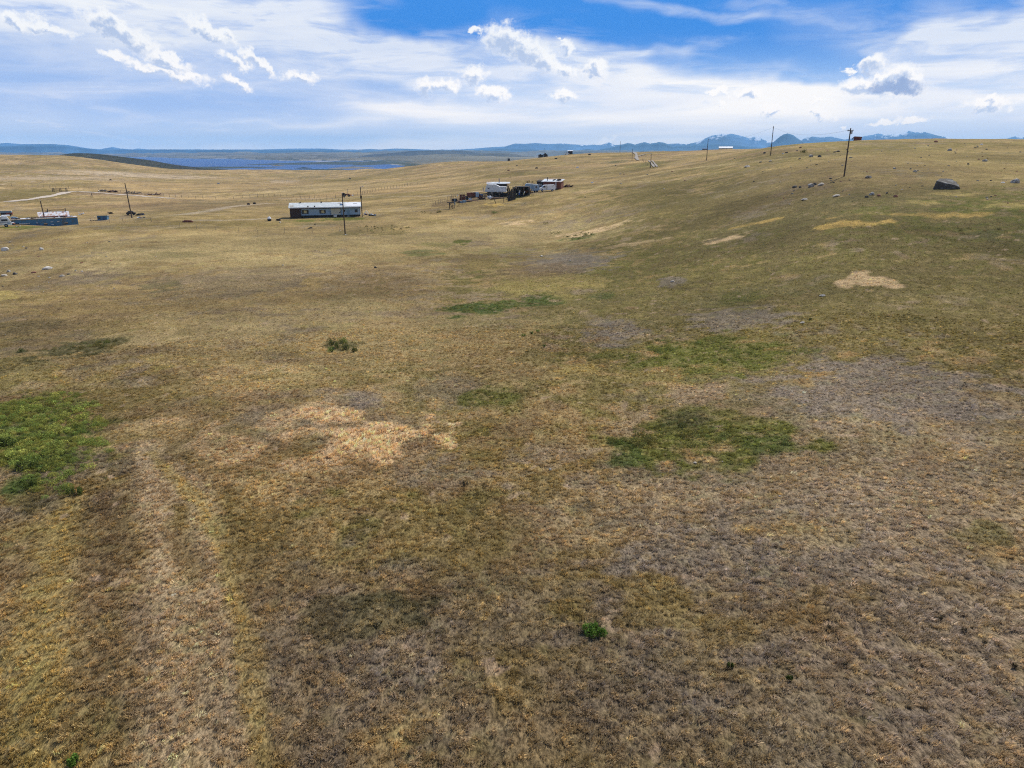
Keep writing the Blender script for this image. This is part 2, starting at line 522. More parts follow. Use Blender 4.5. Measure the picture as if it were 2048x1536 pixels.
patches = [
    # px, py, rx, ry, kind, strength
    (1800, 420, 620, 140, HILL, .85), (1500, 600, 720, 180, HILL, .6), (1450, 400, 200, 50, HILL, .5), (1850, 310, 420, 40, HILL, .5), (1750, 1100, 640, 420, UMBER, .55), (1300, 1380, 520, 220, UMBER, .5), (700, 1350, 260, 240, UMBER, .25), (1800, 410, 360, 26, MOSS, .7), (1990, 440, 190, 40, MOSS, .6),
    (1650, 360, 260, 60, BROWN, .45), (1900, 320, 260, 34, TAN, .35), (1300, 420, 180, 50, OLIVE, .4),
    (1900, 600, 330, 160, OLIVE, .45), (1750, 900, 420, 240, SAGE, .35), (1750, 1250, 520, 260, SAGE, .42), (1300, 1350, 300, 160, SAGE, .38),
    (1800, 780, 230, 60, SAGE, .7), (1230, 668, 75, 26, SAGE, .85), (1130, 525, 90, 18, SAGE, .85), (1080, 540, 80, 16, BROWN, .6), (730, 560, 130, 40, BROWN, .45),
    (190, 555, 60, 22, SAGE, .6), (470, 560, 160, 26, SAGE, .35), (130, 540, 180, 36, BROWN, .4), (1480, 640, 100, 22, SAGE, .7), (1345, 563, 30, 8, SAGE, .7),
    (720, 800, 60, 22, SAGE, .8), (910, 775, 60, 30, SAGE, .45), (480, 690, 300, 60, PALE, .3), (740, 690, 260, 90, PALE, .2),
    (980, 1230, 420, 120, SAGE, .3), (860, 1390, 300, 110, SAGE, .3), (640, 1330, 260, 200, SAGE, .25), (470, 900, 120, 60, BROWN, .35),
    (700, 480, 440, 34, PALE, .5), (360, 500, 340, 26, PALE, .5), (1000, 470, 220, 30, PALE, .45), (560, 640, 320, 40, PALE, .45), (860, 660, 240, 50, PALE, .4), (1040, 735, 90, 30, PALE, .35),
    (1010, 700, 110, 50, TAN, .5), (1140, 510, 60, 12, SAGE, .5), (640, 430, 220, 26, TAN, .3),
    # green
    (950, 616, 85, 13, GREEN, .9), (1030, 608, 50, 9, GREEN, .7), (1078, 600, 40, 14, GREEN, .85), (1205, 591, 26, 6, GREEN, .6), (1400, 707, 140, 34, MOSS, .9), (1510, 722, 44, 18, MOSS, .8), (1330, 695, 60, 16, MOSS, .7),
    (1390, 870, 180, 55, MOSS, .85), (1370, 845, 60, 22, WEED, .8), (1245, 905, 38, 26, GREEN, .7), (1530, 888, 44, 20, GREEN, .5),
    (680, 690, 34, 14, WEED, .7), (985, 793, 50, 16, MOSS, .8), (640, 655, 80, 14, MOSS, .2), (840, 507, 48, 6, GREEN, .55), (930, 483, 26, 6, MOSS, 1.), (1020, 503, 60, 8, MOSS, .35), (870, 490, 40, 5, MOSS, .4),
    (1160, 470, 30, 8, GREEN, .75), (760, 1215, 120, 42, WEED, .65), (1230, 708, 60, 12, MOSS, .6), (1470, 596, 46, 14, MOSS, .6), (1130, 715, 80, 16, MOSS, .35), (930, 1050, 260, 60, MOSS, .12),
    (75, 855, 125, 74, GREEN, .95), (125, 930, 100, 64, GREEN, .9), (20, 740, 60, 40, MOSS, .4), (150, 700, 60, 16, WEED, .8), (42, 702, 12, 6, WEED, .9), (80, 1010, 60, 30, WEED, .5),
    (120, 1500, 110, 50, MOSS, .45), (1980, 1060, 80, 70, MOSS, .35), (1100, 570, 90, 20, YELL, .5), (1480, 820, 60, 20, OLIVE, .4), (320, 575, 40, 9, WEED, .45), (60, 650, 60, 12, WEED, .6),
    (215, 790, 160, 60, OLIVE, .5), (90, 650, 120, 24, BROWN, .4),
    # bright straw
    (755, 872, 135, 42, GOLD, 1.), (640, 835, 75, 32, GOLD, .85), (560, 850, 110, 38, GOLD, .5), (700, 905, 130, 34, GOLD, .45), (470, 895, 80, 26, GOLD, .4), (290, 850, 70, 12, GOLD, .45),
    (250, 895, 44, 14, GOLD, .4), (1725, 563, 42, 15, GOLD, 1.), (1447, 480, 42, 6, GOLD, .95), (1175, 465, 62, 5, GOLD, .85), (1270, 487, 60, 3, GOLD, .5), (1160, 738, 54, 14, YELL, .8),
    (1740, 446, 66, 5.5, OCHRE * 1.15, 1.), (1690, 452, 30, 3, OCHRE, .7), (1850, 430, 120, 4, OCHRE, .45), (1970, 428, 60, 5, OCHRE, .6), (1540, 441, 22, 2, OCHRE, .8), (1480, 453, 22, 3, OCHRE, .5), (2020, 410, 60, 10, YELL, .7), (1910, 388, 26, 3, YELL, .7),
    (1030, 446, 38, 5, GOLD, .85), (992, 410, 24, 3.5, OCHRE * 1.15, 1.), (1100, 379, 26, 2, BROWN, .3), (10, 590, 24, 10, YELL, .8), (1175, 383, 30, 2, GOLD, .5), (1850, 404, 26, 5, YELL, .5), (1600, 1060, 90, 24, YELL, .25),
    (220, 880, 80, 22, YELL, .4), (200, 740, 120, 22, YELL, .3), (500, 525, 240, 8, PALE, .4),
    # around the yards
    (640, 448, 70, 5, WEED, .5), (615, 441, 34, 3.5, MOSS, 1.), (685, 438, 44, 3.5, MOSS, 1.), (690, 466, 30, 6, WEED, .5), (760, 462, 60, 10, OLIVE, .6), (700, 452, 90, 12, BROWN, .3),
    (940, 395, 40, 6, BROWN, .95), (1000, 392, 20, 4, BROWN, .8), (1030, 392, 60, 5, MOSS, .4), (885, 408, 22, 4, BROWN, .7),
    (60, 388, 70, 12, OLIVE, .8), (300, 412, 80, 10, BROWN, .5), (250, 388, 90, 3.5, BROWN, .85), (420, 408, 120, 8, BROWN, .5), (310, 425, 60, 6, WEED, .25), (40, 454, 40, 2.5, MOSS, .9),
    (455, 405, 90, 3, WEED, .3), (430, 449, 120, 10, OLIVE, .3), (360, 510, 60, 6, WEED, .35),
    (80, 358, 120, 4, DIRT, .45), (300, 352, 120, 4, DIRT, .45), (200, 345, 90, 4, DIRT, .3), (250, 340, 70, 4, OLIVE, .5), (70, 335, 90, 6, OLIVE, .4),
    (470, 352, 60, 3, OLIVE, .4), (570, 362, 30, 2, DIRT, .5), (625, 354, 28, 1.6, WEED, .5), (680, 362, 70, 5, OLIVE, .6), (760, 350, 60, 5, OLIVE, .4), (520, 372, 160, 8, TAN, .3),
    (620, 378, 120, 9, PALE, .45), (1000, 352, 70, 5, OLIVE, .7), (1060, 346, 60, 5, OLIVE, .5), (1090, 328, 90, 5, OLIVE, .5), (1230, 324, 22, 3, WEED, .8), (1120, 341, 80, 3, WEED, .3), (1300, 328, 40, 5, MOSS, .5),
    (1180, 318, 110, 6, OLIVE, .3), (1070, 338, 60, 4, BROWN, .3), (900, 355, 60, 4, PALE, .4), (960, 345, 60, 2, OLIVE, .4), (1230, 350, 60, 8, OLIVE, .4), (1330, 375, 100, 20, OLIVE, .5),
    (1600, 300, 60, 3, BROWN, .5), (1980, 300, 60, 10, TAN, .4), (1960, 470, 70, 10, WEED, .6), (1700, 395, 60, 8, WEED, .35), (1880, 377, 30, 5, WEED, .4),
]
tracks = [
    # (points in the photo, half width in metres, kind, strength)
    ([(285, 890), (310, 1000), (325, 1150), (335, 1300), (335, 1440), (330, 1580)], .70, DIRTW, .8),
    ([(345, 930), (395, 1020), (430, 1150), (452, 1300), (462, 1440), (465, 1580)], .60, DIRTW * .92, .68),
    ([(300, 905), (400, 1010), (450, 1120), (485, 1250), (510, 1400), (530, 1560)], .30, YELL, .7),
    ([(200, 950), (120, 1050), (90, 1200), (95, 1350), (110, 1500), (130, 1600)], .9, YELL * 1.1, .8),
    ([(190, 960), (220, 1060), (215, 1200), (205, 1330), (200, 1450)], 1.0, BROWN * .85, .5),
    ([(560, 1120), (620, 1300), (640, 1450)], 1.0, UMBER, .4),
    ([(1180, 380), (1245, 360), (1330, 342), (1400, 334), (1480, 326), (1560, 319), (1640, 312)], 1.6, PALE, .8),
    ([(880, 368), (960, 352), (1060, 337), (1160, 325), (1200, 322)], 2.5, PALE, .6),
    ([(350, 430), (400, 424), (450, 415), (490, 410), (540, 407)], 2.6, DIRT, .85),
    ([(380, 441), (440, 440), (500, 439), (535, 437)], 1.2, DIRT, .85),
    ([(560, 397), (640, 398), (740, 394), (830, 392), (900, 391)], 1.2, DIRT, .5),
    ([(350, 399), (430, 402), (540, 401), (585, 401)], 1.2, WEED, .8),
    ([(0, 505), (80, 482), (160, 465), (240, 458)], 1.2, YELL, .4),
    ([(100, 590), (220, 560), (330, 535), (460, 525)], 1.0, YELL, .35),
    ([(130, 345), (260, 347), (400, 356), (540, 368)], 5.0, PALE, .3),
    ([(630, 356), (700, 352), (760, 345)], 2.0, PALE, .4),
    ([(20, 404), (-60, 408)], 2.4, DIRT, .7),
]
WP = []
for (px, py, rx, ry, c, s) in patches:
    g = ground(px, py)
    D = g.length
    d0 = ground(px, py + ry).xy.length
    d1 = ground(px, py - ry).xy.length
    rr = g.xy.length
    if d1 > rr * 2.0:
        d1 = rr + (rr - d0)
    WP.append((g.x, g.y, rx * D / F_PX, max(.5 * (d1 - d0), .15), c, s))
WT = [([ground(*p) for p in pts], w, c, s) for pts, w, c, s in tracks]


def ground_color(x, y, z):
    r = np.hypot(x, y)
    n1 = fbm(x / 32, y / 32, 4, 41)
    n2 = fbm(x / 6.5, y / 6.5, 4, 47)
    n3 = fbm(x / 1.6, y / 1.6, 3, 53)
    n4 = fbm(x / 11, y / 11, 3, 59)
    L = np.minimum(1, 150 / r)[:, None]          # small patches average out far away
    c = np.repeat(TAN[None], len(x), 0)

    def put(k, m):
        nonlocal c
        m = np.clip(m, 0, 1)[:, None]
        c = c * (1 - m) + k[None] * m
    put(OLIVE, .65 * sstep(.44, .62, n1) * sstep(.36, .6, n2))
    put(SAGE, .55 * sstep(.54, .68, n4) * sstep(.40, .6, n3))
    put(PALE, .5 * sstep(.5, .66, 1 - n2) * sstep(.35, .55, n1))
    put(BROWN, .5 * sstep(.52, .68, fbm(x / 3.1, y / 3.1, 3, 61)))
    st = fbm(x / 70, y / 34, 4, 101) * sstep(180, 320, r) * (1 - sstep(2000, 3000, r))
    put(OLIVE * 1.1, .55 * sstep(.50, .66, st))
    st2 = fbm(x / 45 + 9, y / 22, 4, 103) * sstep(180, 320, r) * (1 - sstep(2000, 3000, r))
    put(BROWN * 1.1, .5 * sstep(.54, .70, st2))
    wx = (n2 - .5)
    wy = (n4 - .5)
    for (gx, gy, rx, ry, k, s) in WP:
        R = 1.9 * max(rx, ry)
        idx = np.nonzero((np.abs(x - gx) < R) & (np.abs(y - gy) < R))[0]
        if len(idx) == 0:
            continue
        a = math.atan2(gx, gy)
        dx, dy = x[idx] - gx, y[idx] - gy
        u = dx * math.cos(a) - dy * math.sin(a)
        v = dx * math.sin(a) + dy * math.cos(a)
        q = np.hypot(u / rx, v / ry) + wx[idx] * 1.3 + wy[idx] * .7 + (n3[idx] - .5) * 1.9
        m = np.clip(sstep(1.10, .66, q) * s * 1.12, 0, 1)[:, None]
        c[idx] = c[idx] * (1 - m) + k[None] * m
    for (pts, w, k, s) in WT:
        best = np.full(len(x), 1e9)
        xs = [p.x for p in pts]
        ys = [p.y for p in pts]
        R = w * 3
        idx = np.nonzero((x > min(xs) - R) & (x < max(xs) + R) & (y > min(ys) - R) & (y < max(ys) + R))[0]
        if len(idx) == 0:
            continue
        X, Y = x[idx], y[idx]
        b = np.full(len(idx), 1e9)
        for i in range(len(pts) - 1):
            ax, ay, bx, by = xs[i], ys[i], xs[i + 1], ys[i + 1]
            L2 = (bx - ax) ** 2 + (by - ay) ** 2
            t = np.clip(((X - ax) * (bx - ax) + (Y - ay) * (by - ay)) / L2, 0, 1)
            b = np.minimum(b, np.hypot(X - ax - t * (bx - ax), Y - ay - t * (by - ay)))
        m = np.clip(sstep(1.8, .3, b / w + (n3[idx] - .5) * 2.2 + (n2[idx] - .5) * 1.2) * s, 0, 1)[:, None]
        c[idx] = c[idx] * (1 - m) + k[None] * m
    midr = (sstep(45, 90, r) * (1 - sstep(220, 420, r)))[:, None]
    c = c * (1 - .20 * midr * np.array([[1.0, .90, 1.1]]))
    big = fbm(x / 18, y / 18, 3, 141)[:, None]
    c = c * (1 + (big - .5) * .7)
    # small bare spots of pinkish soil
    bare = sstep(.77, .83, fbm(x / .9 + 5, y / .9, 3, 131)) * (1 - sstep(90, 180, r))
    put(np.array([.40, .29, .20]), .7 * bare)
    fl = sstep(.60, .72, fbm(x / .5, y / .5, 2, 137)) * (1 - sstep(60, 120, r))
    put(PALE, .35 * fl)
    c = c * np.array([[.98, .95, .89]])
    # distant country: duller, greyer grass; cloud shadow painted dark along the lake margins
    far = sstep(2600, 4200, r)
    nn = fbm(x / 900, y / 400, 4, 71)
    fc = np.array([.155, .135, .095])[None] * (.25 + 1.5 * nn[:, None])
    c = c * (1 - far[:, None]) + fc * far[:, None]
    shore = sstep(-55.5, -57.5, z) * sstep(1500, 1900, r)
    c = c * (1 - .85 * shore[:, None]) + DARK[None] * .85 * shore[:, None]
    rim = sstep(-58.6, -59.6, z) * sstep(3300, 3800, r)
    c = c * (1 - .7 * rim[:, None]) + np.array([.42, .38, .33])[None] * .7 * rim[:, None]
    return c


# ------------------------------------------------------------------ ground sheet
inner = np.linspace(-.80, .80, 860)
outer = np.linspace(.80, 2 * math.pi - .80, 150)[1:-1]
AZ = np.r_[inner, outer]
R_ = [5.0]
while R_[-1] < 19000:
    r0 = R_[-1]
    k = .0068 if r0 < 350 else (.0095 if r0 < 2500 else .014)
    R_.append(r0 * (1 + k))
R_ = np.array(R_)
NA, NR = len(AZ), len(R_)
rr, aa = np.meshgrid(R_, AZ, indexing='ij')
GX = (rr * np.sin(aa)).ravel()
GY = (rr * np.cos(aa)).ravel()
GZ = terrain_h(GX, GY)
# clumpy hummocks near the viewer
hm = (fbm(GX / .45, GY / .45, 3, 81) - .5) * .07 * sstep(160, 60, rr.ravel())
GZ = GZ + hm
i = np.arange(NR - 1)[:, None]
j = np.arange(NA)[None]
a0 = i * NA + j
a1 = i * NA + (j + 1) % NA
b0, b1 = a0 + NA, a1 + NA
quads = np.stack([a0, b0, b1, a1], -1).reshape(-1, 4)
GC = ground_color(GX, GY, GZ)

gm = bpy.data.materials.new("prairie_ground")
gm.use_nodes = True
T = NT(gm.node_tree)
at = T.n('ShaderNodeAttribute', attribute_name='gcol').outputs['Color']
pos = T.n('ShaderNodeNewGeometry').outputs['Position']
flat = T.mapping(pos, scl=(1, 1, .2))
slant = T.mapping(pos, rot=(0, 0, rad(28)), scl=(1.6, .8, .3))
na = T.noise(slant, 7.0, 5, .72)
nb = T.noise(slant, 1.15, 5, .65)
nc = T.noise(flat, .22, 5, .6)
nd_ = T.noise(flat, .035, 5, .6)
k1 = T.rng(na, .38, .62, .38, 1.55)
k2 = T.rng(nb, .36, .64, .80, 1.22)
k3 = T.rng(nc, .3, .7, .82, 1.18)
k4 = T.rng(nd_, .3, .7, .85, 1.15)
kk = T.m('MULTIPLY', T.m('MULTIPLY', k1, k2), T.m('MULTIPLY', k3, k4))
gc = T.v('SCALE', at, s=kk)
tn = T.noise(flat, .6, 4, .6)
gc = T.mix(T.rng(tn, .52, .68, 0, .35), gc, T.v('MULTIPLY', gc, (.78, .98, .62)))
gc = T.mix(T.rng(nb, .60, .74, 0, .25), gc, T.v('MULTIPLY', gc, (.62, .60, .66)))
bs = T.n('ShaderNodeBsdfPrincipled')
T.put(bs.inputs['Base Color'], gc)
bs.inputs['Roughness'].default_value = 1.0
bs.inputs['Specular IOR Level'].default_value = .05
hgt = T.m('ADD', T.m('MULTIPLY', na, .09), T.m('MULTIPLY', nb, .14))
hgt = T.m('ADD', hgt, T.m('MULTIPLY', nc, .5))
bp = T.n('ShaderNodeBump')
bp.inputs['Strength'].default_value = .85
bp.inputs['Distance'].default_value = 1.0
T.put(bp.inputs['Height'], hgt)
T.t.links.new(bp.outputs[0], bs.inputs['Normal'])
om = T.n('ShaderNodeOutputMaterial')
T.t.links.new(bs.outputs[0], om.inputs[0])


def color_attr(me, name, rgb, domain='POINT'):
    a = me.attributes.new(name, 'FLOAT_COLOR', domain)
    a.data.foreach_set('color', np.c_[rgb, np.ones(len(rgb))].astype(np.float32).ravel())


# centre cap
verts = np.c_[GX, GY, GZ]
verts = np.vstack([verts, [[0, 0, float(GZ[:NA].mean())]]])
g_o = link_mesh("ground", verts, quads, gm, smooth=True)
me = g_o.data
soil_shade = (.74 + .26 * sstep(55, 170, rr.ravel()))[:, None]      # ground under near tufts: darker litter plus painted shade between the clumps
color_attr(me, 'gcol', np.vstack([GC * soil_shade, GC[:1]]))
tagged(g_o, kind='structure')


# ------------------------------------------------------------------ lake
LAKE_Z = -60.0
wm = bpy.data.materials.new("lake_water")
wm.use_nodes = True
T = NT(wm.node_tree)
pos = T.n('ShaderNodeNewGeometry').outputs['Position']
wv = T.noise(T.mapping(pos, scl=(.05, .12, 1)), 1.0, 6, .65)
wl = T.noise(T.mapping(pos, scl=(.0006, .004, 1)), 1.0, 5, .6)
bs = T.n('ShaderNodeBsdfPrincipled')
T.put(bs.inputs['Base Color'], T.mix(T.rng(wl, .4, .6), (.004, .048, .20, 1), (.010, .08, .26, 1)))
bs.inputs['Roughness'].default_value = .35
bs.inputs['Specular IOR Level'].default_value = .12
bp = T.n('ShaderNodeBump')
bp.inputs['Strength'].default_value = .8
bp.inputs['Distance'].default_value = 6.0
T.put(bp.inputs['Height'], wv)
T.t.links.new(bp.outputs[0], bs.inputs['Normal'])
om = T.n('ShaderNodeOutputMaterial')
T.t.links.new(bs.outputs[0], om.inputs[0])
lake = link_mesh("lake_water", [(-9000, 1500, LAKE_Z), (300, 1500, LAKE_Z), (300, 9800, LAKE_Z), (-9000, 9800, LAKE_Z)], [(0, 1, 2, 3)], wm)
tagged(lake, kind='structure')


def islet(px, py, wpx, h, name="islet", m=None, depth=.35):
    a, b = ray(px, py)
    Y = LAKE_Z / float(b)
    w = wpx * Y / F_PX
    n, k = 40, 6
    vs = []
    for q in range(k + 1):
        f = q / k
        for s in range(n):
            t = 2 * math.pi * s / n
            rr_ = (1 - f) * (1 + .25 * math.sin(3 * t + px) + .12 * math.sin(7 * t))
            vs.append((float(a) * Y + w * .5 * rr_ * math.cos(t), Y + w * depth * rr_ * math.sin(t), LAKE_Z - .5 + h * (f ** .6) * (1 + .3 * math.sin(5 * t + q))))
    fs = [(q * n + s, q * n + (s + 1) % n, (q + 1) * n + (s + 1) % n, (q + 1) * n + s) for q in range(k) for s in range(n)]
    o = link_mesh(name, vs, fs, m, smooth=True)
    tagged(o, kind='structure')
    return o


marsh_shade = mat("marsh_cloud_shade", (.030, .042, .030), 1.0, vary=.5, scale=.02)  # cloud shadow is put into this dark land colour
silt = mat("pale_silt", (.62, .60, .58), .9, vary=.12, scale=.05)
tanland = mat("island_grass", (.16, .14, .10), 1.0, vary=.4, scale=.03)
islet(554, 332.0, 24, 5, m=tanland)
islet(608, 337.0, 34, 4, m=marsh_shade)
islet(640, 340.2, 90, 3, m=marsh_shade, depth=.8)
islet(520, 336.6, 26, 1.6, m=marsh_shade)
islet(440, 335.5, 170, 3.5, m=marsh_shade, depth=.6)
islet(650, 326.3, 180, 5, m=marsh_shade, depth=1.2)
islet(760, 326.5, 120, 6, m=marsh_shade, depth=1.5)
islet(706, 336.0, 70, 5, m=tanland, depth=1.0)
islet(570, 339.2, 40, 1.2, m=marsh_shade)
islet(655, 323.6, 60, 2, m=silt, depth=.5)


# ------------------------------------------------------------------ far ranges
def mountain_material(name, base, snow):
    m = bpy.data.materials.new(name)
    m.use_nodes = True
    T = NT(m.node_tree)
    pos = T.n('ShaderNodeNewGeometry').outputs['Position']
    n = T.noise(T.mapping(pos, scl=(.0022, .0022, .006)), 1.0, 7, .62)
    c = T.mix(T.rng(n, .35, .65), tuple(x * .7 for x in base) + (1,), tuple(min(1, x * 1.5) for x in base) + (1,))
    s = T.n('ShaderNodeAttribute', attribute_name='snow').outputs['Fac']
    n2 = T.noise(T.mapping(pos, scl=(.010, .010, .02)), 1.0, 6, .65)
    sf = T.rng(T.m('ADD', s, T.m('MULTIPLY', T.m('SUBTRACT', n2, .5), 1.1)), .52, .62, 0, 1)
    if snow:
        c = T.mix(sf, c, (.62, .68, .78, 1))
    b = T.n('ShaderNodeBsdfPrincipled')
    T.put(b.inputs['Base Color'], c)
    b.inputs['Roughness'].default_value = .95
    b.inputs['Specular IOR Level'].default_value = .1
    o = T.n('ShaderNodeOutputMaterial')
    T.t.links.new(b.outputs[0], o.inputs[0])
    return m


def ridge_range(name, prof, D, depth, material, snow_lo, seed, base=-60, foot=.55, gully=.5):
    px = np.array([p[0] for p in prof], float)
    py = np.array([p[1] for p in prof], float)
    xs = np.arange(px[0], px[-1] + 1, 2.0)
    ys = np.interp(xs, px, py)
    jag = (fbm(xs / 16, xs * 0 + seed, 3, seed) - .5) * .9
    a, b = ray(xs, ys + jag * np.clip((300 - ys) / 14, 0, 1))
    azv = np.arctan(a)
    crest = b * D                                  # at forward distance D the crest shows at the photo row
    rows = np.linspace(-1, 1, 61)
    X = np.empty((len(rows), len(xs)))
    Y = X.copy()
    Z = X.copy()
    S = X.copy()
    for i_, t in enumerate(rows):
        wob_ = (fbm(xs / 60, xs * 0 + 3.3, 3, seed + 4) - .5) * .25
        Yc = D + depth * (t + wob_ * (1 - abs(t)))
        X[i_] = a * Yc
        Y[i_] = Yc
        rg = 1 - np.abs(2 * fbm(xs / 22 + seed, xs * 0 + t * 2.2, 4, seed + 9) - 1)
        fall = np.abs(t) ** foot
        z = base + (crest - base) * (1 - fall) * (1 - gully * rg * min(1, 2.6 * abs(t)))
        Z[i_] = np.minimum(z, crest)
        hrel = (Z[i_] - base) / np.maximum(crest - base, 1)
        if snow_lo is not None:
            hpx = (303 - ys) / 40
            S[i_] = np.clip(-.12 + hpx * .24 + (hrel - .62) * .9 - (.5 - rg) * .7 - .08 * sstep(1590, 1650, xs), 0, 1) * sstep(snow_lo, snow_lo + 60, xs) * (t < .4)
        else:
            S[i_] = 0
    nX = len(xs)
    i_, j_ = np.meshgrid(np.arange(len(rows) - 1), np.arange(nX - 1), indexing='ij')
    q0 = (i_ * nX + j_).ravel()
    f = np.stack([q0, q0 + 1, q0 + nX + 1, q0 + nX], -1)
    o = link_mesh(name, np.c_[X.ravel(), Y.ravel(), Z.ravel()], f, material, smooth=False)
    at_ = o.data.attributes.new('snow', 'FLOAT', 'POINT')
    at_.data.foreach_set('value', S.ravel().astype(np.float32))
    tagged(o, kind='structure')
    return o


back = [(-260, 292), (-100, 290), (0, 287), (15, 286), (40, 288), (100, 288), (135, 290), (160, 294), (180, 297), (200, 298.5), (225, 294), (240, 297), (265, 299), (275, 297), (300, 299),
        (400, 299), (520, 299), (590, 297), (640, 297), (700, 300), (740, 298), (760, 299), (790, 297), (830, 298), (870, 300), (920, 299), (950, 297), (985, 294), (1010, 293),
        (1030, 287), (1050, 288), (1070, 286), (1095, 288), (1125, 287), (1150, 289), (1175, 289), (1200, 290), (1218, 285), (1230, 290), (1245, 289), (1256, 286), (1270, 289),
        (1290, 284), (1300, 287), (1312, 285), (1325, 284), (1335, 288), (1350, 287), (1375, 288), (1395, 284), (1408, 278), (1425, 271), (1440, 268), (1465, 268), (1480, 271),
        (1500, 277), (1508, 273), (1520, 275), (1535, 283), (1548, 284), (1560, 282), (1600, 280), (1610, 276), (1625, 273), (1640, 275), (1660, 273), (1690, 279), (1715, 275),
        (1730, 272), (1745, 270), (1755, 267), (1775, 269), (1800, 267), (1818, 261), (1830, 265), (1850, 264), (1870, 270), (1890, 274), (1920, 280), (1950, 283), (1975, 279),
        (2000, 281), (2030, 273), (2060, 271), (2200, 280), (2350, 285)]
m_rock_haze = mountain_material("mountain_rock_haze_blue", (.06, .14, .27), True)  # blue of the distant haze is painted into the base colour
m_forest_haze = mountain_material("mountain_forest_haze_blue", (.04, .10, .18), False)  # haze blue mixed into the forest colour as well
ridge_range("mountains", back, 12500, 1900, m_rock_haze, 1080, 3)
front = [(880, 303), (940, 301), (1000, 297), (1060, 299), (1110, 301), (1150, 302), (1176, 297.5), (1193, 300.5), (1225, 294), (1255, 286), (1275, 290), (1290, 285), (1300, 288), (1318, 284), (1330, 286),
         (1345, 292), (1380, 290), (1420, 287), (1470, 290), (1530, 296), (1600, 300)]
ridge_range("foothills", front, 11300, 750, m_forest_haze, None, 17)
butte = [(1520, 303), (1540, 291), (1552, 280), (1560, 273), (1568, 268.5), (1576, 267), (1586, 270), (1594, 276), (1602, 281), (1615, 288), (1650, 301)]
ridge_range("butte", butte, 9400, 650, m_forest_haze, None, 29, foot=.9, gully=.35)
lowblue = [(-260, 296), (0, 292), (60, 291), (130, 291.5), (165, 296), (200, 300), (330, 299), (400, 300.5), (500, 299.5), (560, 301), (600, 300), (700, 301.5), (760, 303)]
ridge_range("blue_hills", lowblue, 10700, 750, m_forest_haze, None, 33)
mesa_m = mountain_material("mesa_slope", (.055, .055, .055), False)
mesa = [(700, 318), (740, 309), (790, 305.5), (815, 302.5), (835, 301), (880, 300.5), (925, 301), (945, 304), (970, 311), (1010, 314), (1060, 318)]
ridge_range("mesa", mesa, 6600, 800, mesa_m, None, 41, foot=.8, gully=.5)

# dark hills standing under the shadow of a cloud, behind the pale ridge on the left
# (the cloud itself hangs above and beyond the top of the frame)


def cloud_mesh(name, cx, cy, cz, sx, sy, sz, seed, m):
    vs, fs = [], []
    n, k = 96, 48
    for q in range(k + 1):
        ph = math.pi * q / k
        for s in range(n):
            t = 2 * math.pi * s / n
            vs.append((math.sin(ph) * math.cos(t), math.sin(ph) * math.sin(t), math.cos(ph)))
    v = np.array(vs)
    lump = fbm(v[:, 0] * 2.3 + seed + v[:, 2] * 1.7, v[:, 1] * 2.3 - v[:, 2], 5, seed)
    v = v * (1 + .7 * (lump - .5))[:, None]
    v[:, 2] = np.where(v[:, 2] < 0, v[:, 2] * .35, v[:, 2])
    v = v * np.array([[sx, sy, sz]]) + np.array([[cx, cy, cz]])
    idx = [(q * n + s, (q + 1) * n + s, (q + 1) * n + (s + 1) % n, q * n + (s + 1) % n) for q in range(k) for s in range(n)]
    o = link_mesh(name, v, np.array(idx), m, smooth=True)
    tagged(o, kind='structure')
    return o


cloud_m = mat("cloud_white", (.93, .94, .96), 1.0, vary=.03, scale=.002)


def shade_cloud(px, Y, sx, sy, alt, seed):
    g = place(px, Y)
    k = alt / sd.z
    cloud_mesh("cloud", g.x + sd.x * k, g.y + sd.y * k, g.z + alt, sx, sy, 120, seed, cloud_m)


shade_cloud(330, 1980, 620, 300, 1500, 5)
shade_cloud(-150, 2100, 300, 200, 1500, 8)


# ------------------------------------------------------------------ grass: many small tufts, one stuff object
def leaf_material(name, attr, transl=.3, vary=.35):
    m = bpy.data.materials.new(name)
    m.use_nodes = True
    T = NT(m.node_tree)
    a = T.n('ShaderNodeAttribute', attribute_name=attr, attribute_type='INSTANCER').outputs['Color']
    info = T.n('ShaderNodeNewGeometry').outputs['Random Per Island']
    c = T.v('SCALE', a, s=T.rng(info, 0, 1, 1 - vary, 1 + vary))
    d = T.n('ShaderNodeBsdfDiffuse')
    T.put(d.inputs[0], c)
    t = T.n('ShaderNodeBsdfTranslucent')
    T.put(t.inputs[0], c)
    mx = T.n('ShaderNodeMixShader')
    mx.inputs[0].default_value = transl
    T.t.links.new(d.outputs[0], mx.inputs[1])
    T.t.links.new(t.outputs[0], mx.inputs[2])
    o = T.n('ShaderNodeOutputMaterial')
    T.t.links.new(mx.outputs[0], o.inputs[0])
    return m


blade_m = leaf_material("grass_blades", 'gcol', .3, .45)
rng = np.random.default_rng(7)


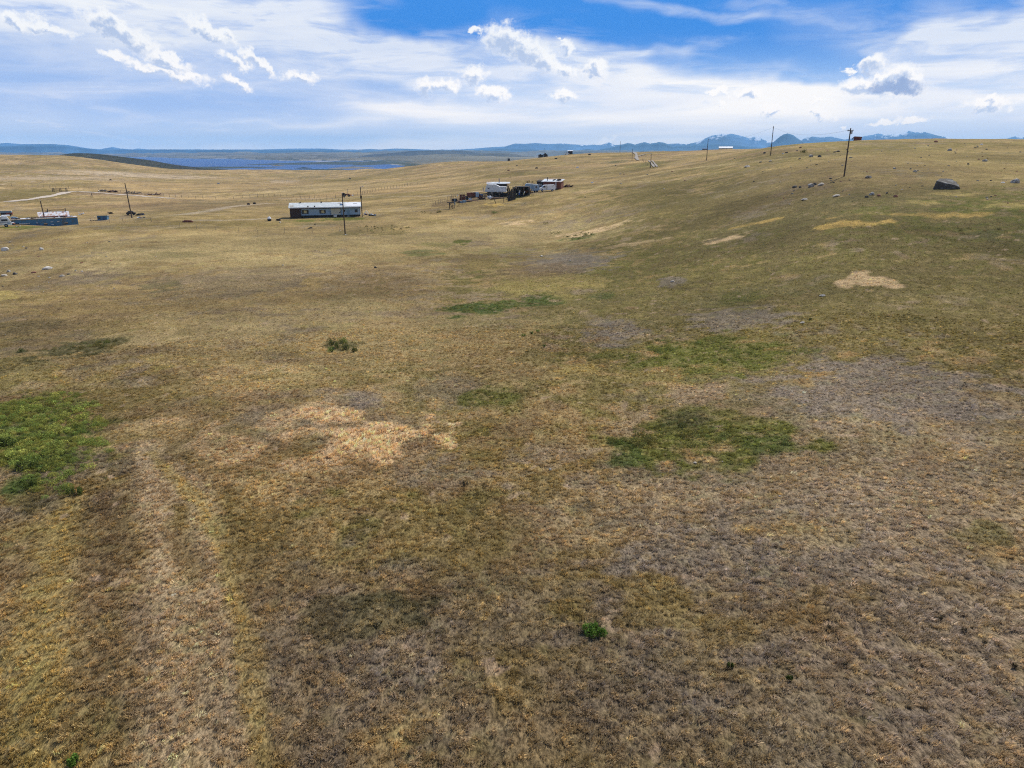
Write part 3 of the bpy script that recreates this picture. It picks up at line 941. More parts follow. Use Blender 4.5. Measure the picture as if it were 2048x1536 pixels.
def tuft_mesh(name, n, rad_, h, w, lean, m):
    V, Fc = [], []
    for _ in range(n):
        a = rng.uniform(0, 2 * math.pi)
        r = rad_ * math.sqrt(rng.uniform(0, 1))
        bx, by = r * math.cos(a), r * math.sin(a)
        hh = h * rng.uniform(.55, 1.15)
        out = rng.uniform(.1, .75)
        tx = bx + hh * (lean[0] + out * math.cos(a) + rng.normal(0, .22))
        ty = by + hh * (lean[1] + out * math.sin(a) + rng.normal(0, .22))
        mx_, my_ = (bx * .62 + tx * .38), (by * .62 + ty * .38)
        p = rng.uniform(0, math.pi)
        wx, wy = w * math.cos(p) * .5, w * math.sin(p) * .5
        k = len(V)
        V += [(bx - wx, by - wy, -.03), (bx + wx, by + wy, -.03), (mx_ + wx * .8, my_ + wy * .8, hh * .62), (mx_ - wx * .8, my_ - wy * .8, hh * .62), (tx, ty, hh * .95)]
        Fc += [(k, k + 1, k + 2, k + 3), (k + 3, k + 2, k + 4)]
    me_ = bpy.data.meshes.new(name)
    me_.from_pydata(V, [], Fc)
    me_.materials.append(m)
    return bpy.data.objects.new(name, me_)


def leafy_mesh(name, n, rad_, h, size, m):
    V, Fc = [], []
    for _ in range(n):
        a = rng.uniform(0, 2 * math.pi)
        r = rad_ * math.sqrt(rng.uniform(0, 1))
        z = h * rng.uniform(.05, 1) * math.sqrt(max(.05, 1 - (r / rad_) ** 2 * .8))
        c = np.array([r * math.cos(a), r * math.sin(a), z])
        d1 = rng.normal(0, 1, 3)
        d1 /= np.linalg.norm(d1)
        d2 = np.cross(d1, rng.normal(0, 1, 3))
        d2 /= np.linalg.norm(d2)
        s = size * rng.uniform(.6, 1.3)
        k = len(V)
        V += [tuple(c - d1 * s), tuple(c + d2 * s * .55), tuple(c + d1 * s), tuple(c - d2 * s * .55)]
        Fc += [(k, k + 1, k + 2, k + 3)]
    for _ in range(max(3, n // 40)):
        a = rng.uniform(0, 2 * math.pi)
        k = len(V)
        e = (rad_ * .6 * math.cos(a), rad_ * .6 * math.sin(a), h * .8)
        V += [(0, 0, -.05), (.012, 0, -.05), e]
        Fc += [(k, k + 1, k + 2)]
    me_ = bpy.data.meshes.new(name)
    me_.from_pydata(V, [], Fc)
    me_.materials.append(m)
    return bpy.data.objects.new(name, me_)


def scatter_group(coll):
    ng = bpy.data.node_groups.new("scatter_" + coll.name, 'GeometryNodeTree')
    ng.interface.new_socket("Geometry", in_out='INPUT', socket_type='NodeSocketGeometry')
    ng.interface.new_socket("Geometry", in_out='OUTPUT', socket_type='NodeSocketGeometry')
    N, L = ng.nodes, ng.links
    gi, go = N.new('NodeGroupInput'), N.new('NodeGroupOutput')
    ci = N.new('GeometryNodeCollectionInfo')
    ci.inputs[0].default_value = coll
    ci.inputs[1].default_value = True
    ci.inputs[2].default_value = True

    def na_(nm, ty):
        q = N.new('GeometryNodeInputNamedAttribute')
        q.data_type = ty
        q.inputs[0].default_value = nm
        return q.outputs[0]
    ip = N.new('GeometryNodeInstanceOnPoints')
    L.new(gi.outputs[0], ip.inputs['Points'])
    L.new(ci.outputs[0], ip.inputs['Instance'])
    ip.inputs['Pick Instance'].default_value = True
    L.new(na_('var', 'INT'), ip.inputs['Instance Index'])
    L.new(na_('rot', 'FLOAT_VECTOR'), ip.inputs['Rotation'])
    L.new(na_('scl', 'FLOAT_VECTOR'), ip.inputs['Scale'])
    L.new(ip.outputs[0], go.inputs[0])
    return ng


def scatter(name, pts, rot, scl, var, col_, coll, label, cat):
    me_ = bpy.data.meshes.new(name)
    me_.vertices.add(len(pts))
    me_.vertices.foreach_set('co', pts.astype(np.float32).ravel())
    for nm, ty, dat, key in (('rot', 'FLOAT_VECTOR', rot, 'vector'), ('scl', 'FLOAT_VECTOR', scl, 'vector')):
        a = me_.attributes.new(nm, ty, 'POINT')
        a.data.foreach_set(key, dat.astype(np.float32).ravel())
    a = me_.attributes.new('var', 'INT', 'POINT')
    a.data.foreach_set('value', var.astype(np.int32))
    color_attr(me_, 'gcol', col_)
    o = bpy.data.objects.new(name, me_)
    COL.objects.link(o)
    md = o.modifiers.new("scatter", 'NODES')
    md.node_group = scatter_group(coll)
    tagged(o, label, cat, kind='stuff')
    return o


tufts = bpy.data.collections.new("tuft_kinds")
LEAN = (.85, -.40)
for q in range(6):
    tufts.objects.link(tuft_mesh("tuft_%d" % q, 20, .075, .105, .017, LEAN, blade_m))
for q in range(2):
    tufts.objects.link(tuft_mesh("tuft_%d" % (6 + q), 18, .06, .19, .014, (.6, -.28), blade_m))


def polar_points(r0, r1, per_m2, half=.74):
    area = half * (r1 ** 2 - r0 ** 2)
    n = int(area * per_m2)
    r = np.sqrt(rng.uniform(r0 ** 2, r1 ** 2, n))
    a = rng.uniform(-half, half, n)
    return r * np.sin(a), r * np.cos(a)


xs, ys = [], []
for r0, r1, d in ((11, 24, 90), (24, 40, 62), (40, 70, 26.0), (70, 110, 5.5), (110, 150, 2.4), (150, 230, .8)):
    x_, y_ = polar_points(r0, r1, d)
    xs.append(x_)
    ys.append(y_)
x_, y_ = np.concatenate(xs), np.concatenate(ys)
# thin out in worn places
dn = fbm(x_ / 1.1, y_ / 1.1, 3, 91)
pit = fbm(x_ / .24, y_ / .20, 2, 93)
bare_ = sstep(.76, .82, fbm(x_ / .9 + 5, y_ / .9, 3, 131))
keep = rng.uniform(0, 1, len(x_)) < (sstep(.30, .52, dn) * .5 + .5) * (sstep(.40, .52, pit) * .92 + .08) * (1 - .9 * bare_)
x_, y_ = x_[keep], y_[keep]
R0 = np.hypot(x_, y_)
# read the height from the same sheet the ground is made of
fi = np.interp(np.log(R0), np.log(R_), np.arange(NR))
fa = (np.arctan2(x_, y_) + .80) / (1.60) * 859
i0, j0 = np.floor(fi).astype(int), np.floor(fa).astype(int)
di, dj = fi - i0, fa - j0
GG = GZ.reshape(NR, NA)
z_ = (GG[i0, j0] * (1 - di) + GG[i0 + 1, j0] * di) * (1 - dj) + (GG[i0, j0 + 1] * (1 - di) + GG[i0 + 1, j0 + 1] * di) * dj
cc_ = ground_color(x_, y_, z_)
lum = cc_.mean(1)
n_ = len(x_)
greenish = cc_[:, 1] / (cc_[:, 0] + 1e-6)
cc_ = cc_ * rng.lognormal(0.40, .30, n_)[:, None]
yel = rng.uniform(0, 1, n_)[:, None]
cc_ = cc_ * (1 + (yel - .5) * np.array([[.12, .0, -.35]]))
sc_ = rng.uniform(.6, 1.2, n_) * (1 - .35 * sstep(40, 150, R0)) * (1 + .35 * sstep(.30, .42, lum)) * (.9 + .25 * fbm(x_ / 2.3, y_ / 2.3, 2, 95))
rot = np.c_[rng.normal(0, .10, n_), rng.normal(0, .10, n_), rng.normal(0, .55, n_)]
var = rng.integers(0, 6, n_)
tall = (rng.uniform(0, 1, n_) < .012) | ((lum > .36) & (rng.uniform(0, 1, n_) < .5))
var[tall] = rng.integers(6, 8, tall.sum())
scatter("dry_grass", np.c_[x_, y_, z_], rot, np.c_[sc_, sc_, sc_ * rng.uniform(.8, 1.25, n_)], var, np.clip(cc_, 0, .9), tufts,
        "dry tan and olive grass tufts covering the near hillside", "grass")


# ------------------------------------------------------------------ low shrubs
leaf_m = leaf_material("shrub_leaves", 'gcol', .35, .5)
shrubs = bpy.data.collections.new("shrub_kinds")
for q in range(4):
    shrubs.objects.link(leafy_mesh("shrub_%d" % q, 230, .40, .40, .042, leaf_m))


def on_sheet(x, y):
    r = np.hypot(x, y)
    fi = np.interp(np.log(r), np.log(R_), np.arange(NR))
    fa = np.clip((np.arctan2(x, y) + .80) / 1.60 * 859, 0, 858.9)
    i0, j0 = np.floor(fi).astype(int), np.floor(fa).astype(int)
    di, dj = fi - i0, fa - j0
    return (GG[i0, j0] * (1 - di) + GG[i0 + 1, j0] * di) * (1 - dj) + (GG[i0, j0 + 1] * (1 - di) + GG[i0 + 1, j0 + 1] * di) * dj


def thicket(label, blobs, dens_, size, color, seed, name="low_shrubs", thin=.42, zs=1.0):
    X, Y = [], []
    for (px, py, rx, ry) in blobs:
        g = ground(px, py)
        D = g.length
        d0, d1 = ground(px, py + ry).xy.length, ground(px, py - ry).xy.length
        a, b = rx * D / F_PX, max((d1 - d0) / 2, .3)
        n = int(math.pi * a * b * dens_ * 1.3)
        u, v = rng.uniform(-1.15, 1.15, n), rng.uniform(-1.15, 1.15, n)
        q = np.hypot(u, v)
        ang = math.atan2(g.x, g.y)
        x = g.x + u * a * math.cos(ang) + v * b * math.sin(ang)
        y = g.y - u * a * math.sin(ang) + v * b * math.cos(ang)
        nz = fbm(x / 1.3, y / 1.3, 3, seed)
        k = (q + (nz - .5) * 1.3 < 1) & (nz > thin)
        X.append(x[k])
        Y.append(y[k])
    X, Y = np.concatenate(X), np.concatenate(Y)
    Z = on_sheet(X, Y)
    n = len(X)
    c = np.array(color)[None] * rng.lognormal(0, .28, n)[:, None] * (1 + (rng.uniform(0, 1, (n, 1)) - .4) * np.array([[.5, .1, .1]]))
    s = size * rng.lognormal(-.15, .38, n)
    scatter(name, np.c_[X, Y, Z], np.c_[rng.normal(0, .12, n), rng.normal(0, .12, n), rng.uniform(0, 6.28, n)], np.c_[s, s, s * zs * rng.uniform(.7, 1.3, n)],
            rng.integers(0, 4, n), np.clip(c, 0, .8), shrubs, label, "shrubs")


thicket("dense dark green shrub patch filling the hollow at the left edge", [(70, 852, 110, 66), (120, 922, 74, 58), (20, 860, 60, 60)], 12, .48, (.28, .31, .075), 201, thin=.34, zs=.9)
thicket("loose green shrubs in the large patch right of centre", [(1390, 880, 175, 45), (1255, 900, 40, 28), (1525, 888, 45, 18), (1370, 840, 60, 16)], 4.5, .48, (.19, .20, .065), 202, thin=.49)
thicket("scattered light green shrubs above the large patch", [(1400, 706, 135, 30), (1500, 722, 45, 20), (1330, 692, 50, 14)], 2.6, .42, (.19, .21, .06), 203, thin=.49)
thicket("dark green low strip in the middle distance", [(950, 617, 80, 11), (1025, 608, 40, 7), (1078, 600, 36, 12)], 3.5, .45, (.19, .215, .06), 204, thin=.36, zs=.6)
thicket("dark weeds in the lower middle foreground", [(760, 1210, 110, 36), (690, 1240, 60, 20)], 3, .30, (.12, .12, .05), 205, thin=.5)
thicket("sparse dark shrubs at the left above the green hollow", [(150, 700, 58, 15), (215, 690, 30, 12)], 2.2, .5, (.12, .12, .035), 206, thin=.46)
thicket("small light green patch in the centre", [(985, 793, 48, 14)], 2.4, .42, (.13, .15, .04), 207, thin=.46, zs=.7)
thicket("tall green weeds along the golden strip in the distance", [(1160, 472, 34, 6), (1110, 466, 14, 4)], 3.0, .45, (.13, .15, .045), 208, thin=.42)
thicket("dark green shrubs on the slope right of the house", [(770, 458, 60, 8), (860, 425, 26, 4), (1045, 408, 20, 3)], .5, .55, (.15, .15, .055), 209, thin=.47)
thicket("dark bushes high on the right edge slope", [(1950, 462, 70, 8), (2020, 450, 40, 6)], 1.2, .5, (.15, .13, .055), 210, thin=.48)

# ------------------------------------------------------------------ builders


class MB:
    def __init__(self):
        self.v, self.f = [], []

    def add(self, vs, fs, M=None):
        k = len(self.v)
        for p in vs:
            p = Vector(p)
            self.v.append(tuple(M @ p if M is not None else p))
        self.f += [tuple(k + i for i in f) for f in fs]
        return self

    def box(self, x0, x1, y0, y1, z0, z1, M=None, top=1.0, bev=0.0):
        """box; top<1 narrows the upper face"""
        cx, cy = (x0 + x1) / 2, (y0 + y1) / 2
        vs = []
        for z, s in ((z0, 1), (z1, top)):
            for x, y in ((x0, y0), (x1, y0), (x1, y1), (x0, y1)):
                vs.append((cx + (x - cx) * s, cy + (y - cy) * s, z))
        return self.add(vs, [(0, 3, 2, 1), (4, 5, 6, 7), (0, 1, 5, 4), (1, 2, 6, 5), (2, 3, 7, 6), (3, 0, 4, 7)], M)

    def prism(self, prof, y0, y1, M=None, axis='y'):
        """profile of (x,z) extruded along y, or of (y,z) along x"""
        n = len(prof)
        if axis == 'y':
            vs = [(x, y0, z) for x, z in prof] + [(x, y1, z) for x, z in prof]
        else:
            vs = [(y0, x, z) for x, z in prof] + [(y1, x, z) for x, z in prof]
        fs = [tuple(range(n)), tuple(range(2 * n - 1, n - 1, -1))]
        fs += [(i, i + n, (i + 1) % n + n, (i + 1) % n) for i in range(n)]
        return self.add(vs, fs, M)

    def tube(self, p0, p1, r0, r1=None, n=8, caps=True):
        r1 = r0 if r1 is None else r1
        p0, p1 = Vector(p0), Vector(p1)
        d = (p1 - p0).normalized()
        a = d.orthogonal().normalized()
        b = d.cross(a)
        vs = [p + (a * math.cos(2 * math.pi * i / n) + b * math.sin(2 * math.pi * i / n)) * r for p, r in ((p0, r0), (p1, r1)) for i in range(n)]
        fs = [(i, (i + 1) % n, (i + 1) % n + n, i + n) for i in range(n)]
        if caps:
            fs += [tuple(range(n - 1, -1, -1)), tuple(range(n, 2 * n))]
        return self.add(vs, fs)

    def path(self, pts, r, n=6):
        for i in range(len(pts) - 1):
            self.tube(pts[i], pts[i + 1], r, r, n)
        return self

    def build(self, name, m, parent=None, smooth=False, loc=None, bevel=0.0):
        o = link_mesh(name, self.v, self.f, m, parent, smooth, loc)
        if bevel:
            b = o.modifiers.new("bevel", 'BEVEL')
            b.width = bevel
            b.segments = 2
            b.limit_method = 'ANGLE'
        return o


def T3(loc=(0, 0, 0), rx=0, ry=0, rz=0, s=1):
    return Matrix.Translation(loc) @ Matrix.Rotation(rad(rz), 4, 'Z') @ Matrix.Rotation(rad(ry), 4, 'Y') @ Matrix.Rotation(rad(rx), 4, 'X') @ Matrix.Scale(s, 4)


def thing(name, label, cat, at_, turn=0.0, group=None, sink=0.0, face=True):
    """an Empty on the ground; local -y faces the viewer's side, turn in degrees on top of that"""
    o = bpy.data.objects.new(name, None)
    o.empty_display_size = .5
    COL.objects.link(o)
    o.location = (at_.x, at_.y, at_.z - sink)
    a = -math.atan2(at_.x, at_.y) if face else 0
    o.rotation_euler = (0, 0, a + rad(turn))
    tagged(o, label, cat, group)
    return o


def single(mb, name, label, cat, m, at_, turn=0.0, group=None, sink=0.0, smooth=False, tilt=(0, 0), bevel=0.0):
    o = mb.build(name, m, None, smooth, bevel=bevel)
    o.location = (at_.x, at_.y, at_.z - sink)
    o.rotation_euler = (rad(tilt[0]), rad(tilt[1]), -math.atan2(at_.x, at_.y) + rad(turn))
    return tagged(o, label, cat, group)


def hat(p):
    return float(terrain_h(np.array([p[0]]), np.array([p[1]]))[0])


# ------------------------------------------------------------------ paints
P_wood = mat("weathered_pole_wood", (.075, .055, .042), .95, vary=.35, scale=2)
P_grey = mat("grey_post_wood", (.20, .17, .14), .95, vary=.4, scale=3)
P_dark = mat("dark_clutter_and_shade", (.045, .038, .034), .95, vary=.6, scale=2)  # dark junk colour, shared by the painted shade under the eaves
P_black = mat("black_rubber", (.018, .018, .02), .8, vary=.3)
P_white = mat("chalky_white_paint", (.74, .75, .76), .5, vary=.06, scale=1.5, rust=(.50, .47, .42), rust_amt=.15)
P_cream = mat("cream_siding", (.50, .47, .38), .75, vary=.12, scale=1.2)
P_siding = mat("pale_blue_siding", (.27, .37, .47), .7, vary=.08, scale=1.5, stretch=(.3, 1, 4))
P_brown = mat("dark_brown_cladding", (.055, .034, .030), .8, vary=.18, scale=2, stretch=(5, 5, .4))
P_red = mat("faded_red_paint", (.36, .055, .035), .7, vary=.3, rust=(.16, .07, .04), rust_amt=.4)
P_rust = mat("rusty_steel", (.22, .085, .040), .95, vary=.45, scale=1.5, rust=(.09, .045, .03), rust_amt=.5)
P_rbrown = mat("red_brown_boards", (.155, .055, .036), .9, vary=.3, scale=1.6, stretch=(5, 5, .5))
P_roofm = mat("patched_metal_roof", (.62, .66, .68), .5, metal=0, vary=.14, scale=.5, rust=(.48, .36, .30), rust_amt=.28)
P_roofg = mat("worn_grey_shingles", (.46, .50, .50), .9, vary=.16, scale=2.2, rust=(.62, .63, .64), rust_amt=.22)
P_roofc = mat("corrugated_tin", (.62, .62, .64), .5, vary=.12, scale=1.6, rust=(.42, .27, .20), rust_amt=.28, stretch=(1.2, .5, 1))
P_blue = mat("weathered_blue_paint", (.060, .160, .270), .8, vary=.22, scale=.9, rust=(.10, .13, .15), rust_amt=.3)
P_bluel = mat("faded_blue_grey_paint", (.19, .29, .38), .8, vary=.2, scale=1.2)
P_glass = mat("dark_window_glass", (.02, .03, .045), .12, vary=.2, spec=.6)
P_yel = mat("yellow_curtain", (.56, .47, .24), .9, vary=.35, scale=4)  # plain yellow cloth colour, mottled at random
P_trim = mat("white_trim", (.72, .74, .76), .6, vary=.08)
P_tan = mat("bare_plywood", (.50, .36, .20), .85, vary=.25, scale=2)
P_steel = mat("dull_galvanised_steel", (.36, .38, .40), .45, metal=.5, vary=.15)
P_earth = mat("dug_brown_earth", (.17, .10, .06), 1.0, vary=.4, scale=1.5, bump=.1)
P_alu = mat("trailer_aluminium", (.66, .66, .63), .45, vary=.06, scale=1.2, stretch=(.3, .3, 3))
P_rock = mat("lichen_grey_rock", (.22, .185, .145), .9, vary=.35, scale=2.2, rust=(.46, .45, .42), rust_amt=.35, bump=.08)
P_rockd = mat("dark_boulder_rock", (.075, .068, .058), .9, vary=.4, scale=1.4, rust=(.20, .20, .19), rust_amt=.2, bump=.15)
P_rockr = mat("reddish_rock", (.30, .14, .09), .9, vary=.3, scale=2.5, bump=.06)
P_rockp = mat("pale_lichen_rock", (.40, .355, .29), .9, vary=.2, scale=2.2, bump=.06)
P_rockw = mat("whitish_rock", (.60, .56, .50), .9, vary=.2, scale=2.2, bump=.06)
P_conc = mat("pale_concrete", (.60, .58, .55), .9, vary=.2)
P_road = mat("pale_gravel_road", (.50, .42, .335), 1.0, vary=.14, scale=.35)
P_road2 = mat("grey_gravel_road", (.30, .265, .225), 1.0, vary=.2, scale=.2)
P_carb = mat("dusty_blue_car_paint", (.05, .10, .20), .35, vary=.1)
P_bluet = mat("bright_blue_plastic", (.04, .14, .50), .5, vary=.1)


# ------------------------------------------------------------------ roads and tracks as sheets on the ground
def ribbon(name, pts, w, m, lift=.10, seg=2.0, pix=True):
    P = [ground(*p) for p in pts] if pix else pts
    line = []
    for i in range(len(P) - 1):
        n = max(2, int((P[i + 1] - P[i]).length / seg))
        for k in range(n):
            line.append(P[i].lerp(P[i + 1], k / n))
    line.append(P[-1])
    # round the corners
    for _ in range(6):
        line = [line[0]] + [(line[i - 1] + line[i] * 2 + line[i + 1]) / 4 for i in range(1, len(line) - 1)] + [line[-1]]
    vs, fs = [], []
    nc_ = 5
    for i, p in enumerate(line):
        a = line[max(0, i - 1)]
        b = line[min(len(line) - 1, i + 1)]
        d = (b - a).xy.normalized()
        nrm = Vector((-d.y, d.x))
        ww = w * (1 + .25 * math.sin(i * .37) + .15 * math.sin(i * 1.7))
        for c in range(nc_):
            q = p.xy + nrm * ww * (c / (nc_ - 1) - .5)
            vs.append((q.x, q.y, 0))
        if i:
            k = (i - 1) * nc_
            fs += [(k + c, k + c + 1, k + nc_ + c + 1, k + nc_ + c) for c in range(nc_ - 1)]
    V = np.array(vs)
    V[:, 2] = terrain_h(V[:, 0], V[:, 1]) + lift
    o = link_mesh(name, [tuple(q) for q in V], fs, m, smooth=True)
    return tagged(o, kind='structure')


ribbon("dirt_road", [(16, 403.5), (60, 399), (95, 393), (125, 387), (140, 383.5), (158, 383), (180, 384.5), (230, 388.5), (290, 393), (345, 397)], 5.0, P_road, .12)
farroad = [(ground(px, py)) for px, py in ((1301, 322), (1306, 328), (1313, 335))]
ribbon("dirt_road", [(1297, 321.6), (1303, 328), (1308.5, 334.5)], .8, P_road2, .25, 4.0)
ribbon("dirt_road", [(1303, 321.6), (1309, 328), (1314.5, 334.2)], .7, P_road2, .25, 4.0)
ribbon("dirt_road", [(1264.5, 304.8), (1271, 306.5), (1273, 311), (1272.5, 316), (1276, 321)], 2.4, P_road2, .4, 6.0)
ribbon("dirt_road", [(1276, 313), (1288, 310), (1302, 306.8)], 1.6, P_road2, .4, 6.0)


# ------------------------------------------------------------------ utility poles
def pole(px, py, top, label, arm=False, lamp=False, lean=0.0, thick=.15, far=None):
    g = crest(px, *far) if far else ground(px, py)
    h = (py - top) / F_PX * g.y * 1.0 / (CP ** 2) * .93
    t = thing("utility_pole", label, "pole", g, group="poles standing about the prairie", sink=.15)
    m = MB().tube((0, 0, 0), (math.sin(rad(lean)) * h, 0, h), thick, thick * .68, 10)
    m.build("post", P_wood, t)
    x = math.sin(rad(lean)) * h
    if arm:
        MB().box(x - .55, x + .55, -.08, .08, h - .55, h - .40).build("crossarm", P_wood, t)
        MB().tube((x + .26, -.1, h - 1.1), (x + .26, -.1, h - .55), .17, .17, 12).build("transformer", P_steel, t)
        for q in (-.45, 0, .45):
            MB().tube((x + q, 0, h - .40), (x + q, 0, h - .22), .05, .05, 8).build("insulator", P_trim, t)
    else:
        MB().tube((x, 0, h - .02), (x, 0, h + .16), .06, .05, 8).build("insulator", P_trim, t)
        MB().tube((x, 0, h - .5), (x + .28, 0, h - .42), .03, .03, 6).build("bracket", P_steel, t)
    if lamp:
        MB().tube((x, 0, h - .15), (x + .7, 0, h + .25), .035, .035, 6).build("lamp_arm", P_steel, t)
        MB().box(x + .55, x + 1.0, -.14, .14, h + .18, h + .32, None, .8).build("lamp_head", P_trim, t)
        MB().box(x - .24, x + .24, -.28, -.1, h - 3.1, h - 2.3).build("meter_box", P_dark, t)
    return t, h


pole(1688, 353, 266, "tall pole with a transformer on the rocky right hill, casting a long shadow", arm=True, lean=.3)
pole(1541, 311, 259, "plain pole on the brow of the right hill beside the round butte")
pole(1413, 321, 282, "slim pole below the crest, in front of the snowy mountain")
pole(690.5, 469, 391, "pole standing in front of the long house", lean=-.5)
pole(724.5, 434, 378, "pole with a lamp at the right end of the long house", lamp=True)
pole(264, 436, 371, "lone leaning pole between the blue shed and the dark wreckage", lean=-2.5, thick=.2)
pole(93, 451, 404, "leaning pole in front of the blue derelict mobile home", lean=-3.0, thick=.17)
pole(1240, 304.5, 284, "thin pole on the far skyline left of the winding road", thick=.2, far=(500, 1000))
pole(1264, 322, 300, "thin pole beside the far winding road", thick=.16)
pole(1301, 335.5, 310, "thin pole beside the twin far tracks, right of the winding road", thick=.16)


# ------------------------------------------------------------------ the long house
def window(parent, x0, x1, z0, z1, y, curtain=None, frame=P_dark, name="window"):
    w = MB().box(x0 - .07, x1 + .07, y - .05, y, z0 - .07, z0)
    w.box(x0 - .07, x1 + .07, y - .05, y, z1, z1 + .07)
    w.box(x0 - .07, x0, y - .05, y, z0, z1)
    w.box(x1, x1 + .07, y - .05, y, z0, z1)
    fo = w.build(name, frame, parent)
    MB().box(x0, x1, y - .012, y - .002, z0, z1).build("pane", P_glass, fo)
    if curtain:
        a, b = curtain
        MB().box(x0 + (x1 - x0) * a, x0 + (x1 - x0) * b, y - .022, y - .014, z0 + .08, z1 - .1).build("curtain", P_yel, fo)
    return fo


gh0 = ground(584, 437.5)
gh1 = ground(718, 432.5)
gc_ = (gh0 + gh1) / 2
HL = 134 * gc_.y / F_PX
house = thing("long_house", "long single storey house with grey roof, brown end and pale blue siding", "house", gc_, turn=-1.5)
hz_ = -.2
x0, x1 = -HL / 2, HL / 2
bw = 2.95
depth_ = 7.2
MB().box(x0, x0 + bw, 0, depth_, -.6, 2.75).build("wall", P_brown, house)
MB().box(x0 + bw, x1, .45, depth_, .62, 2.75).build("wall", P_siding, house)["label"] = "pale blue siding wall"
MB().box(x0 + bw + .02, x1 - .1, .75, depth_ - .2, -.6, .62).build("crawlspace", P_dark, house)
MB().box(x0 + bw + .01, x1 - .01, .405, .445, 2.42, 2.75).build("eave_shade_strip", P_dark, house)  # dark strip on the wall painted as the shadow of the eaves
# gable roof: two slabs and gable ends
rf = MB()
ey0, ey1 = -.55, depth_ + .4
rise = 1.02
mid_y = (ey0 + ey1) / 2
rx0, rx1 = x0 - .25, x1 + .3
rf.prism([(ey0, 2.74), (ey0, 2.90), (mid_y, 2.90 + rise), (ey1, 2.90), (ey1, 2.74)], rx0, rx1, axis='x')
rfo = rf.build("roof", P_roofg, house)
MB().box(rx0 - .02, rx1 + .02, ey0 - .04, ey0 - .003, 2.70, 2.94).build("gutter", P_trim, rfo)


def on_roof(x, f):
    return (x, ey0 + (mid_y - ey0) * f, 2.90 + rise * f)


def roof_patch(xa, xb, fa_, fb_, m):
    a, b = on_roof(xa, fa_), on_roof(xb, fb_)
    vs = [(a[0], a[1], a[2] + .012), (b[0], a[1], a[2] + .012), (b[0], b[1], b[2] + .012), (a[0], b[1], b[2] + .012)]
    vs += [(x, y, z + .03) for x, y, z in vs]
    MB().add(vs, [(0, 3, 2, 1), (4, 5, 6, 7), (0, 1, 5, 4), (1, 2, 6, 5), (2, 3, 7, 6), (3, 0, 4, 7)]).build("roof_patch", m, rfo)


roof_patch(x1 - 4.1, x1 + .1, .12, .93, P_white)
roof_patch(x1 - 8.0, x1 - 5.0, .72, .90, P_trim)
roof_patch(x1 - 5.6, x1 - 4.9, .30, .62, P_carb)
roof_patch(x1 - 6.2, x1 - 5.2, .70, .84, P_tan)
roof_patch(x1 - 1.9, x1 - .9, .55, .70, P_roofg)
roof_patch(x0 + .1, x0 + 1.1, .18, .42, P_rockp)
for xx, ff in ((x0 + 5.0, .06), (x0 + 6.8, .06), (x0 + 2.8, .93), (x0 + 8.6, .93)):
    a = on_roof(xx, ff)
    MB().box(a[0] - .17, a[0] + .17, a[1] - .12, a[1] + .12, a[2] - .05, a[2] + .34).build("roof_vent", P_dark, rfo)
window(house, x0 + 3.25, x0 + 4.95, 1.15, 2.05, .45, (.3, .72))
window(house, x0 + 8.05, x0 + 9.6, 1.15, 2.0, .45, (.3, .8))
window(house, x1 - 1.5, x1 - .9, 1.35, 2.0, .45, None)
window(house, x1 - 4.75, x1 - 4.35, 1.55, 1.95, .45, None)
cp = MB().box(x0 + 11.1, x0 + 13.75, .40, .447, .75, 2.40).build("boarded_panel", P_cream, house)
MB().box(x0 + 13.4, x0 + 13.72, .38, .398, 1.15, 1.5).build("vent_hole", P_dark, cp)
dr = MB().box(x1 - 3.75, x1 - 3.15, .40, .447, .45, 2.0).build("door", P_bluel, house)
MB().tube((x1 - 3.25, .36, 1.2), (x1 - 3.25, .40, 1.2), .03, .03, 8).build("handle", P_steel, dr)
for xx in (x0 + 10.9, x0 + 13.9, x1 - .12, x1 - .55):
    MB().box(xx - .04, xx + .04, .37, .446, .55, 2.42).build("trim_strip", P_carb if xx < 5 else P_trim, house)
MB().box(x0 + 11.8, x0 + 12.7, .1, .745, .1, .62).build("door_step", P_conc, house)
st = MB()
for k in range(3):
    st.box(x1 - 3.9, x1 - 3.0, -.45 + k * .28, -.17 + k * .28, -.6, .0 + k * .17)
st.build("steps", P_grey, house)


def junk(px, py, w, h, label, m, seed, name="scrap_heap", cat="scrap heap", d=None, group=None, pieces=9, extra=()):
    """a heap of thrown-down boards, sheets and boxes"""
    rg = random.Random(seed)
    g = ground(px, py)
    t = thing(name, label, cat, g, group=group)
    d = d or w * .6
    mb = MB()
    for k in range(pieces):
        l, a, b = w * rg.uniform(.25, .6), rg.uniform(.06, .5) * h, rg.uniform(.05, .4) * min(h, 1.2)
        M = T3((rg.uniform(-.36, .36) * w, rg.uniform(-.3, .3) * d, rg.uniform(0, .5) * h), rg.uniform(-25, 25), rg.uniform(-30, 30), rg.uniform(0, 180))
        mb.box(-l / 2, l / 2, -a, a, -b / 2, b / 2, M)
    mb.build("boards", m, t)
    for q, mm in enumerate(extra):
        for k in range(3):
            l, a = w * rg.uniform(.12, .3), rg.uniform(.1, .3) * h
            M = T3((rg.uniform(-.4, .4) * w, rg.uniform(-.4, .0) * d, rg.uniform(.2, .8) * h), rg.uniform(-50, 50), rg.uniform(-40, 40), rg.uniform(0, 180))
            MB().box(-l / 2, l / 2, -a, a, -.05, .05, M).build("sheet", mm, t)
    return t


